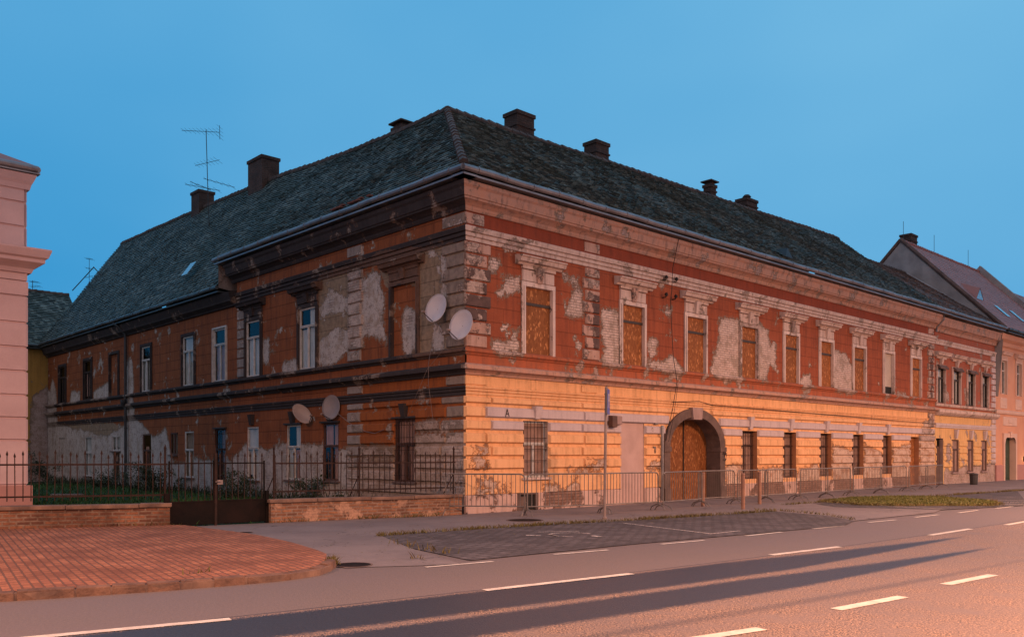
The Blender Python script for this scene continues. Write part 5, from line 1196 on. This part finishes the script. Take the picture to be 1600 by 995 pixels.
LLAB = ['street lamp on the near pavement closest to the camera, off to the right', 'street lamp on the near pavement facing the middle of the red facade', 'street lamp on the near pavement facing the narrow row house', 'farthest street lamp on the near pavement', 'street lamp at the edge of the brick forecourt, off to the left']
for i, (x, y) in enumerate(LP):
    r = lamp0 if i == 0 else copy_tree(lamp0); r.location = (x, y, 0.1)
    for ch in r.children:
        if ch.type == 'LIGHT': ch.data = LD; r['label'] = LLAB[i]
    if i == 4:
        for ch in r.children:
            if ch.type == 'LIGHT': ch.data = ch.data.copy(); ch.data.energy = 3900
    if i == 0:
        for ch in r.children:
            if ch.type == 'LIGHT': ch.data = ch.data.copy(); ch.data.energy = 4600; l1 = ch.data

# ================================================================== low brick walls with iron fence
def linef(p, q): 
    d = Vector((q[0]-p[0], q[1]-p[1], 0)); L = d.length; d.normalize(); return Frame(p, d, Vector((d.y, -d.x, 0))), L
W1, LW1 = linef((-14.0, 16.15), (-7.32, 18.48)); W2, LW2 = linef((-5.58, 20.0), (-1.32, 22.72)); WG, LG_ = linef((-7.30, 18.45), (-5.60, 20.0))
def rough_wall(name, F, L, mat, label):
    r = empty(name, F.P(0, 0, 0), label=label, cat='brick wall')
    m = MB(); wall_grid(m, F, 0, L, -.02, .46, [], .2, 0.0); wall_grid(m, F, 0, L, -.02, .46, [], .5, -.34)
    m.add([F.P(0, 0, 0), F.P(0, .46, 0), F.P(0, .46, -.34), F.P(0, 0, -.34)], [(0, 1, 2, 3)], [(0, 0), (0, .46), (.34, .46), (.34, 0)]); m.add([F.P(L, 0, 0), F.P(L, .46, 0), F.P(L, .46, -.34), F.P(L, 0, -.34)], [(0, 1, 2, 3)], [(0, 0), (0, .46), (.34, .46), (.34, 0)])
    m.build('brickwork', mat, r)
    m = MB(); a = -.04
    while a < L: 
        b = min(L+.04, a+random.uniform(1.1, 1.5)); dz = random.uniform(-.008, .01); m.box(F, a+.004, b-.004, .462+dz, .545+dz, -.38, .045, .0); a = b
    o = m.build('coping', 'coping', r); bv = o.modifiers.new('b', 'BEVEL'); bv.width = .015; bv.segments = 2
    return r
rough_wall('garden_wall', W1, LW1, 'brickwall', 'low brick garden wall with stained coping left of the gate'); rough_wall('garden_wall', W2, LW2, 'brickwall2', 'low brick garden wall with crumbling plaster right of the gate, up to the house corner')
# one picket, copied
pm = MB()
pm.boxw((0, 0, .5), Vector((1, 0, 0)), Vector((0, 1, 0)), UP, .017, .017, 1.0)
b = len(pm.v); pm.add([(-.017, -.006, 1.0), (.017, -.006, 1.0), (.017, .006, 1.0), (-.017, .006, 1.0), (0, 0, 1.11), (-.022, 0, 1.035), (.022, 0, 1.035)], [(0, 1, 6, 4, 5), (3, 2, 6, 4, 5), (0, 1, 2, 3)])
pk0 = pm.build('picket', 'iron')
COL.objects.unlink(pk0)
def picket(root, p, h, rz, tilt=0):
    o = pk0.copy(); COL.objects.link(o); o.parent = root; o.location = p-root.location; o.scale = (1, 1, h/1.11); o.rotation_euler = (random.gauss(0, .012)+tilt, random.gauss(0, .015), rz)
def fence(F, a0, a1, label, posts, grp='iron fence sections'):
    r = empty('iron_fence', F.P(a0, .55, -.17), label=label, cat='iron fence')
    rz = math.atan2(F.d.y, F.d.x); n_ = int((a1-a0)/.145)
    for i in range(n_): picket(r, F.P(a0+.145*(i+.5), .56+.07, -.17), (1.05 if i % 2 else .98)+random.gauss(0, .012), rz)
    for z in (.72, 1.38): part('rail', 'iron', r, lambda m: m.box(F, a0, a1, z-.018, z+.018, -.178, -.162))
    for a in posts:
        part('post', 'iron', r, lambda m: (m.tube([F.P(a, .53, -.17), F.P(a, 1.70, -.17)], .024, 8), m.lathe(F.P(a, 1.70, -.17), [(.024, 0), (.034, .03), (.0, .12)], 8)))
        part('brace', 'iron', r, lambda m: m.tube([F.P(a, 1.1, -.17), F.P(a-.12, .55, -.5)], .012, 6))
    return r
fence(W1, 2.6, LW1-.05, 'rusty spiked iron fence on the brick wall left of the gate by the pink building', (3.75, LW1-.1))
fence(W2, .1, LW2-.1, 'rusty spiked iron fence on the brick wall right of the gate', (.12, 2.25, LW2-.15))
gt = empty('iron_gate', WG.P(LG_/2, 0, 0), label='black double iron gate with solid lower panels and rusty pickets between the brick walls', cat='gate')
rz = math.atan2(WG.d.y, WG.d.x); GM = LG_*.47
for a0, a1 in ((.04, GM-.03), (GM+.03, LG_-.04)):
    lf = part('gate_leaf', 'black', gt, lambda m: (m.box(WG, a0, a1, .04, .54, -.20, -.18), m.box(WG, a0, a1, .54, .57, -.21, -.17), m.box(WG, a0, a0+.03, .04, 1.45, -.205, -.175), m.box(WG, a1-.03, a1, .04, 1.45, -.205, -.175), m.box(WG, a0, a1, 1.38, 1.41, -.205, -.175)))
    n_ = int((a1-a0)/.14)
    for i in range(n_):
        o = pk0.copy(); COL.objects.link(o); o.parent = lf; o.location = WG.P(a0+(a1-a0)*(i+.5)/n_, .56, -.19)-gt.location; o.scale = (1, 1, 1.08/1.11); o.rotation_euler = (0, random.gauss(0, .01), rz)
part('centre_post', 'iron', gt, lambda m: (m.box(WG, GM-.028, GM+.028, 0, 1.62, -.22, -.165), m.tube([WG.P(GM, 1.6, -.19), WG.P(GM, 1.75, -.19)], .01, 6)))
part('gate_post', 'black', gt, lambda m: m.box(WG, LG_-.03, LG_+.05, 0, .75, -.24, -.15)); part('gate_post', 'black', gt, lambda m: m.box(WG, -.05, .03, 0, .75, -.24, -.15))
part('lock', 'pole', gt, lambda m: (m.box(WG, GM+.02, GM+.14, .92, 1.02, -.165, -.12), m.tube([WG.P(GM-.02, .98, -.14), WG.P(GM+.02, .99, -.08), WG.P(GM+.1, .99, -.08)], .012, 6)))

# ================================================================== crowd barriers
def barrier_proto():
    r = empty('crowd_barrier', (0, 0, 0), cat='barrier', label='x', group='steel crowd barriers along the street facade')
    L = 2.3; h = 1.07; rr = .12; P = []
    def arc(cx, cz, t0, t1): return [(cx+rr*math.cos(t0+(t1-t0)*k/5), 0, cz+rr*math.sin(t0+(t1-t0)*k/5)) for k in range(6)]
    P = [(0.03, 0, .13)]+arc(.03+rr, h-rr, math.pi, math.pi/2)+arc(L-.03-rr, h-rr, math.pi/2, 0)+[(L-.03, 0, .13)]
    m = MB(); m.tube(P, .019, 8); m.tube([(.03, 0, .24), (L-.03, 0, .24)], .016, 8); m.build('frame', 'galv', r)
    m = MB(); m.tube([(0, 0, .24), (0, 0, h-.01)], .0095, 6); b0 = m.build('bar', 'galv', r)
    n_ = 17
    for i in range(n_):
        o = b0 if i == 0 else b0.copy()
        if i: COL.objects.link(o); o.parent = r
        o.location = (.03+(L-.06)*(i+1)/(n_+1), 0, 0)
    for x in (.05, L-.05):
        m = MB(); m.tube([(x-.02, -.30, .0), (x, -.22, .10), (x, -.04, .17), (x, 0, .19), (x, .04, .17), (x, .22, .10), (x+.02, .30, .0)], .016, 6); m.build('foot', 'galv', r)
    for z in (.35, .85):
        m = MB(); m.tube([(.03, 0, z), (-.03, 0, z), (-.03, 0, z-.08)], .008, 5); m.build('hook', 'galv', r)
    return r
BE = [(694, 805), (821, 806.5), (945, 802.5), (1033, 797.5), (1093, 791.5), (1150, 788), (1197, 785), (1248, 781.5), (1292, 778), (1331, 774.8), (1377, 771), (1418, 767.5), (1448, 764.5), (1477, 762)]
where = ['first from the left, reaching past the house corner', 'in front of the white framed window', 'behind the tall sign pole, before the infilled doorway', 'in front of the left half of the boarded arch', 'in front of the right half of the arch, behind the bollards',
  'before the first barred window right of the arch', 'between the first and second barred windows right of the arch', 'before the second barred window right of the arch', 'before the third barred window right of the arch', 'before the fourth barred window right of the arch',
  'before the fifth barred window right of the arch', 'left of the boarded street doorway', 'before the boarded street doorway, last in the row']
bp = barrier_proto()
for i in range(len(BE)-1):
    p, q = G(*BE[i]), G(*BE[i+1]); p = p+Vector((0, 0, 0)); d = q-p
    r = bp if i == 0 else copy_tree(bp)
    off = 0.05*(1 if i % 2 else -1)
    nn = Vector((d.y, -d.x, 0)).normalized(); loc = p+nn*off
    r.location = (loc.x, loc.y, 0.012); r.rotation_euler = (0, 0, math.atan2(d.y, d.x)+random.gauss(0, .012)); r.scale = (d.length/2.3*1.0, 1, 1)
    r['label'] = 'grey steel crowd barrier '+where[i]

# ================================================================== bollards, sign pole, bin
blab = ['brown steel bollard closest to the arch', 'middle bollard, standing nearest the road in front of the barriers', 'right bollard of the three near the first barred window']
def bol_proto():
    r = empty('bollard', (0, 0, 0), cat='bollard', label='x', group='brown steel bollards')
    m = MB(); m.lathe((0, 0, 0), [(.055, -.02), (.055, .97), (.054, 1.0)], 14); m.build('post', 'bollard', r, smooth=False)
    m = MB(); m.lathe((0, 0, 1.0), [(.062, 0), (.064, .015), (.045, .04), (.0, .05)], 14); m.build('cap', 'bollard', r)
    return r
b0 = bol_proto()
for i, p in enumerate([(1098, 791), (1161, 795.5), (1187, 787.5)]):
    r = b0 if i == 0 else copy_tree(b0); r.location = G(*p); r['label'] = blab[i]; r.rotation_euler = (random.gauss(0, .01), random.gauss(0, .01), i)
sp = empty('sign_pole', G(944.5, 811), label='tall grey sign pole on the pavement edge with a blue parking sign seen edge-on', cat='road sign')
b = sp.location.copy()
part('pole', 'pole', sp, lambda m: (m.tube([b, b+Vector((.02, 0, 1.6)), b+Vector((.045, 0, 3.22))], .035, 10), m.lathe(b+Vector((.045, 0, 3.22)), [(.036, 0), (.036, .02), (0, .04)], 10), m.lathe(b, [(.06, -.01), (.06, .05), (.036, .07)], 10)))
wv = Vector((.24, .971, 0)); nv = Vector((.971, -.24, 0)); c = b+Vector((.09, 0, 2.88))
sg = part('sign_panel', 'signback', sp, lambda m: m.boxw(c, wv, nv, UP, .42, .012, .62))
part('sign_face', 'blue', sg, lambda m: m.boxw(c+nv*.010, wv, nv, UP, .41, .006, .61))
part('symbol', 'white', sg, lambda m: (m.boxw(c+nv*.0155+wv*-.05+UP*.02, wv, nv, UP, .05, .003, .34), m.boxw(c+nv*.0155+wv*.03+UP*.17, wv, nv, UP, .11, .003, .045), m.boxw(c+nv*.0155+wv*.03+UP*.03, wv, nv, UP, .11, .003, .045), m.boxw(c+nv*.0155+wv*.09+UP*.10, wv, nv, UP, .045, .003, .14)))
part('clamp', 'galv', sp, lambda m: [m.lathe(b+Vector((.04, 0, z)), [(.045, 0), (.045, .03)], 8) for z in (2.68, 3.05)])
bn = empty('litter_bin', G(1521.5, 757), label='small dark litter bin against the damp foot of the yellow row house', cat='bin')
b = bn.location.copy(); part('bin_body', 'bin', bn, lambda m: m.lathe(b, [(.17, 0), (.18, .05), (.2, .5), (.21, .52)], 14)); part('bin_lid', 'bin', bn, lambda m: m.lathe(b+UP*.52, [(.22, 0), (.22, .04), (.12, .08), (0, .09)], 14))

# ================================================================== satellite dishes
def dish(px, py, F, dep, rx, ry, yaw, tilt, roll, mat, label, wallpt=None):
    a, z = F.sz(px, py); Y0 = F.P(a, z, 0).y
    c = AT(px, py, Y0-dep*1.0)
    n = Vector((math.sin(yaw)*math.cos(tilt), -math.cos(yaw)*math.cos(tilt), math.sin(tilt)))
    u = UP.cross(n).normalized(); v = n.cross(u)
    u, v = u*math.cos(roll)+v*math.sin(roll), v*math.cos(roll)-u*math.sin(roll)
    r = empty('satellite_dish', c, label=label, cat='satellite dish', group='satellite dishes on the shaded facade')
    m = MB(); ns = 36; rings = 6; P = []
    for side in (0, 1):
        P.append(c-n*(.085+.012*side))
        for k in range(1, rings+1):
            t = k/rings
            for i in range(ns):
                w_ = 2*math.pi*i/ns; P.append(c+u*rx*t*math.cos(w_)+v*ry*t*math.sin(w_)-n*(.085*(1-t*t)+.012*side))
    fs = []; S_ = 1+rings*ns
    for side in (0, 1):
        o = side*S_
        for i in range(ns):
            j = (i+1) % ns; fs.append((o, o+1+i, o+1+j))
            for k in range(rings-1): fs.append((o+1+k*ns+i, o+1+k*ns+j, o+1+(k+1)*ns+j, o+1+(k+1)*ns+i))
    for i in range(ns): j = (i+1) % ns; q = 1+(rings-1)*ns; fs.append((q+i, q+j, S_+q+j, S_+q+i))
    m.add(P, fs); m.build('reflector', mat, r, smooth=True)
    m = MB(); m.tube([c+u*rx*math.cos(t*6.2832/36)+v*ry*math.sin(t*6.2832/36) for t in range(37)], .009, 5); m.build('rim', mat, r)
    foc = c+n*.42-v*ry*.75
    m = MB(); m.tube([c-v*ry*.98-n*.01, foc-v*.02], .011, 6); m.build('arm', 'cable', r)
    m = MB(); m.tube([foc-n*.02+v*.02, foc+n*.09+v*.0], .03, 8); m.build('receiver', 'pole', r)
    wp = F.P(a, z-.15, 0.0) if wallpt is None else wallpt
    m = MB(); m.tube([wp, wp+F.n*.16, c-n*.12-UP*.1, c-n*.09], .02, 6); m.boxw(wp+F.n*.02, F.d, F.n, UP, .14, .03, .16); m.build('bracket', 'galv', r)
    return r
yw = math.atan2(-.1, 1)
dish(681, 481, FL, .45, .335, .40, R(-32), R(14), R(-6), 'dishm', 'white satellite dish on the grey upper wall, left of the pair at the house corner')
dish(720, 507, FL, .45, .35, .41, R(-30), R(12), R(-8), 'dishm', 'white satellite dish at the very corner of the house, lower right of the pair')
dish(472, 646, FL, .7, .255, .37, R(28), R(16), R(38), 'dishp', 'tilted beige satellite dish above a ground floor window, left of the grey one')
dish(517, 636, FL, .4, .325, .39, R(-22), R(6), 0, 'dishg', 'round grey satellite dish above the ground floor window near the wall pilaster')

# ================================================================== aerials
def aerial(Y, mast, lines, label, r=.018, el=()):
    b = AT(*mast[0], Y); ro = empty('tv_aerial', b, label=label, cat='aerial')
    m = MB(); m.tube([b-UP*.6, b, AT(*mast[1], Y)], r, 6); m.build('mast', 'alu', ro)
    for (p, q, e) in lines:
        P0, P1 = AT(*p, Y-.1), AT(*q, Y+.1); m = MB(); m.tube([P0, P1], .012, 5)
        for k in range(e):
            c = P0.lerp(P1, (k+.5)/e); d = (P1-P0).normalized(); s_ = Vector((-.35, -1, .18)).normalized()*(.22+.02*k); m.tube([c-s_, c+s_], .006, 4)
        m.build('yagi', 'alu', ro)
    return ro
aerial(40.6, [(327, 372), (322, 203)], [((284, 204), (343, 207), 9), ((305, 259), (343, 250), 7), ((289, 288), (344, 298), 6), ((297, 284), (330, 297), 3), ((318, 279), (367, 293), 5), ((343, 196), (343.5, 218), 4)], 'tall television aerial with three yagis standing on the dark roof beside a chimney')
aerial(52, [(139.5, 452), (139.5, 404)], [((134, 404), (145, 405), 3), ((134, 419), (145, 420), 2), ((133, 434), (145, 431), 2)], 'small pale aerial behind the lower end of the dark roof', .012)
m = MB(); m.tube([AT(113, 454, 51.5), AT(146, 418, 51.5), AT(147, 417, 51.5)], .03, 5); m.tube([AT(146, 417, 51.5), AT(172, 445, 51.0), AT(176, 449, 50.8)], .03, 5); tag(m.build('bent_pole', 'alu', origin=AT(146, 418, 51.5)), 'thin bent dark pole sticking up at the far end of the roof', 'pole')
aerial(54, [(50, 475), (51, 438)], [((46, 440), (61, 441), 5), ((48, 448), (63, 447), 4), ((46, 458), (52, 452), 2)], 'small aerial above the yellow yard wing next to the pink building', .018)

# ================================================================== plants
def blades(name, mat, pts, hmin, hmax, w_, label, cat, lean=.5):
    V = []; Fc = []; T = []
    for (x, y, z) in pts:
        h = random.uniform(hmin, hmax); a = random.random()*6.283; dx, dy = math.cos(a)*w_, math.sin(a)*w_; lx, ly = random.gauss(0, lean*h), random.gauss(0, lean*h)
        b = len(V); V += [(x-dx, y-dy, z), (x+dx, y+dy, z), (x+lx*.5+dx*.6, y+ly*.5+dy*.6, z+h*.6), (x+lx, y+ly, z+h), (x+lx*.5-dx*.6, y+ly*.5-dy*.6, z+h*.6)]; Fc.append((b, b+1, b+2, b+3, b+4)); T += [random.random()]*5
    m = MB(); m.v = V; m.f = Fc; m.tv = T; m.uv = [(0, 0)]*len(V)
    o = m.build(name, mat); return tag(o, label, cat, kind='stuff')
def inpoly(x, y, P):
    c = False
    for i in range(len(P)):
        (x1, y1), (x2, y2) = P[i], P[i-1]
        if (y1 > y) != (y2 > y) and x < (x2-x1)*(y-y1)/(y2-y1)+x1: c = not c
    return c
yp = [(p.x, p.y) for p in yard]; pts = []
while len(pts) < 26000:
    x, y = random.uniform(-25, -1), random.uniform(16, 45)
    if inpoly(x, y, yp) and random.random() < (1.0 if y < 30 else .5): pts.append((x, y, 0))
blades('lawn_grass', 'grass', pts, .06, .17, .02, 'short dark green grass in the yard behind the iron fence', 'grass')
ip = isl; pts = []
while len(pts) < 9000:
    x, y = random.uniform(8, 22), random.uniform(23, 38)
    if inpoly(x, y, ip): pts.append((x, y, .07))
blades('verge_grass', 'islandg', pts, .012, .045, .014, 'yellowish green grass on the verge island beside the road', 'grass')
def along(pxs, per, wid, z=0.012):
    out = []
    P = [G(*p) for p in pxs]
    for a, b in zip(P[:-1], P[1:]):
        L = (b-a).length
        for _ in range(int(L*per)):
            t = random.random(); p = a.lerp(b, t); k = .5+.5*math.sin(p.x*3.1)*math.sin(p.x*1.3+1); 
            if random.random() < .25+.75*k: out.append((p.x+random.gauss(0, wid), p.y+random.gauss(0, wid), z))
    return out
wl_ = along([(590, 838), (670, 832), (760, 826), (880, 819), (1000, 812.5), (1120, 805), (1210, 799)], 260, .05)+along([(1180, 797), (1215, 798), (1290, 805), (1335, 813)], 60, .04)+along([(1225, 789), (1268, 786), (1330, 780)], 130, .06)+along([(1290, 783.5), (1290, 786), (1340, 790), (1400, 791.5), (1480, 791), (1552, 791.5), (1562, 788), (1545, 784)], 160, .09, .04)+along([(1330, 781), (1480, 774.3), (1600, 766)], 160, .1)
blades('verge_weeds', 'dry', wl_, .03, .10, .010, 'brown and green weeds growing along the pavement edge', 'weeds', .7)
wl_ = along([(424, 817.5), (520, 812.5), (560, 811), (640, 808.5), (690, 806)], 70, .05)+along([(0, 832), (266, 826.5)], 60, .03, .09)+along([(258, 826.5), (300, 822)], 120, .03)+along([(520, 812), (590, 809.5)], 320, .06)
wl_ += along([(645, 873), (655, 873.5)], 300, .04)+along([(516, 878), (524, 884)], 400, .03)+along([(284, 909), (330, 903)], 60, .02, .09)+along([(620, 850), (700, 866)], 60, .08)
blades('wall_weeds', 'dry', wl_, .03, .14, .010, 'small weeds at the foot of the brick garden walls and kerb', 'weeds', .6)
wl_ = []
for s_ in np.arange(0.3, 37, .02): wl_.append(tuple(FL.P(s_, 0, abs(random.gauss(0, .25)))))
blades('wall_foot_plants', 'leaf', wl_, .1, .5, .02, 'dark weeds along the foot of the shaded facade', 'weeds', .4)
lv = []
for _ in range(900):
    t = random.random(); c = G(600, 838).lerp(G(1210, 799), t) if random.random() < .6 else FR.P(t*40, 0, .5)
    lv.append((c.x+random.gauss(0, .55), c.y+random.gauss(0, .45), .02))
for _ in range(160): c = G(random.uniform(300, 700), random.uniform(822, 880)); lv.append((c.x, c.y, .015))
m = MB()
for (x, y, z) in lv:
    a = random.random()*6.28; s_ = random.uniform(.012, .028); e1 = Vector((math.cos(a), math.sin(a), random.uniform(-.2, .3)))*s_; e2 = Vector((-math.sin(a), math.cos(a), random.uniform(-.2, .3)))*s_*.6; p = Vector((x, y, z+.012))
    m.add([p-e1, p+e2, p+e1, p-e2], [(0, 1, 2, 3)], tv=random.random())
tag(m.build('fallen_leaves', 'dry'), 'small fallen brown leaves scattered on the pavement and parking bay', 'leaves', kind='stuff')
def bush(px, Y, w_, h, n_, label, stem=True):
    b = AT(px, 709, Y); b.z = 0
    r = empty('bush', b, label=label, cat='bush')
    m = MB(); cl_ = [(random.gauss(0, .42)*w_, random.gauss(0, .25)*w_, abs(random.gauss(.5, .27))*h) for _ in range(int(16*w_)+6)]
    for _ in range(n_):
        c = random.choice(cl_); p = b+Vector(c)+Vector((random.gauss(0, .13), random.gauss(0, .13), random.gauss(0, .11)))
        if p.z < .02: p.z = .05
        a = Vector((random.gauss(0, 1), random.gauss(0, 1), random.gauss(0, 1))).normalized(); c2 = a.orthogonal().normalized(); s_ = random.uniform(.025, .055)
        m.add([p-a*s_, p+c2*s_*.5, p+a*s_, p-c2*s_*.5], [(0, 1, 2, 3)], tv=random.random())
    m.build('foliage', 'leaf', r)
    m = MB()
    for c in cl_[:9]: m.tube([b+Vector((c[0]*.3, c[1]*.3, 0)), b+Vector(c)], .012, 4, .005)
    m.build('stem', 'frame_b', r)
bush(235, 36, 1.3, 1.25, 2600, 'dark bush at the foot of the drainpipe in the yard'); bush(372, 30.5, .9, .95, 1800, 'dark round bush behind the right gate leaf'); bush(492, 28.3, .8, .8, 1400, 'low dark bush under the windows below the beige dish')
bush(170, 40, .9, .8, 1100, 'small bush against the far pale wall of the yard'); bush(62, 44, 1.2, 1.6, 1500, 'dark shrub by the yellow yard wing next to the pink building'); bush(548, 27.5, .5, .5, 600, 'tiny dark bush beside the wall pilaster')
bd = empty('wooden_plank', G(105, 776.5), label='grey plank lying on the yard grass behind the fence', cat='plank')
part('board', 'stonel', bd, lambda m: m.boxw(G(105, 776.5)+UP*.10, Vector((1, .15, 0)).normalized(), Vector((-.15, 1, 0)).normalized(), UP, 1.1, .25, .05)); part('support', 'stone', bd, lambda m: [m.boxw(G(105, 776.5)+Vector((dx, 0, .04)), Vector((1, 0, 0)), Vector((0, 1, 0)), UP, .1, .3, .08) for dx in (-.4, .4)])
# manhole covers and patches in the pavement
for (px, py, rr, lb_) in ((820, 813, .45, 'dark manhole cover in the pavement before the white framed window'), (552, 883, .28, 'dark drain cover in the driveway mouth beside the kerb end'), (383, 832.5, .16, 'small round cover in the driveway before the gate')):
    p = G(px, py); mh = empty('manhole_cover', p, label=lb_, cat='manhole cover')
    part('cover', 'black', mh, lambda m: m.lathe(p+UP*.010, [(0, 0.003), (rr*.9, .003), (rr*.9, 0)], 24)); part('cover_ring', 'stone', mh, lambda m: m.lathe(p+UP*.009, [(rr*.9, 0.0), (rr*.9, .006), (rr, .006), (rr, 0)], 24))
for o in list(bpy.data.objects):
    if 'local' in o: del o['local']
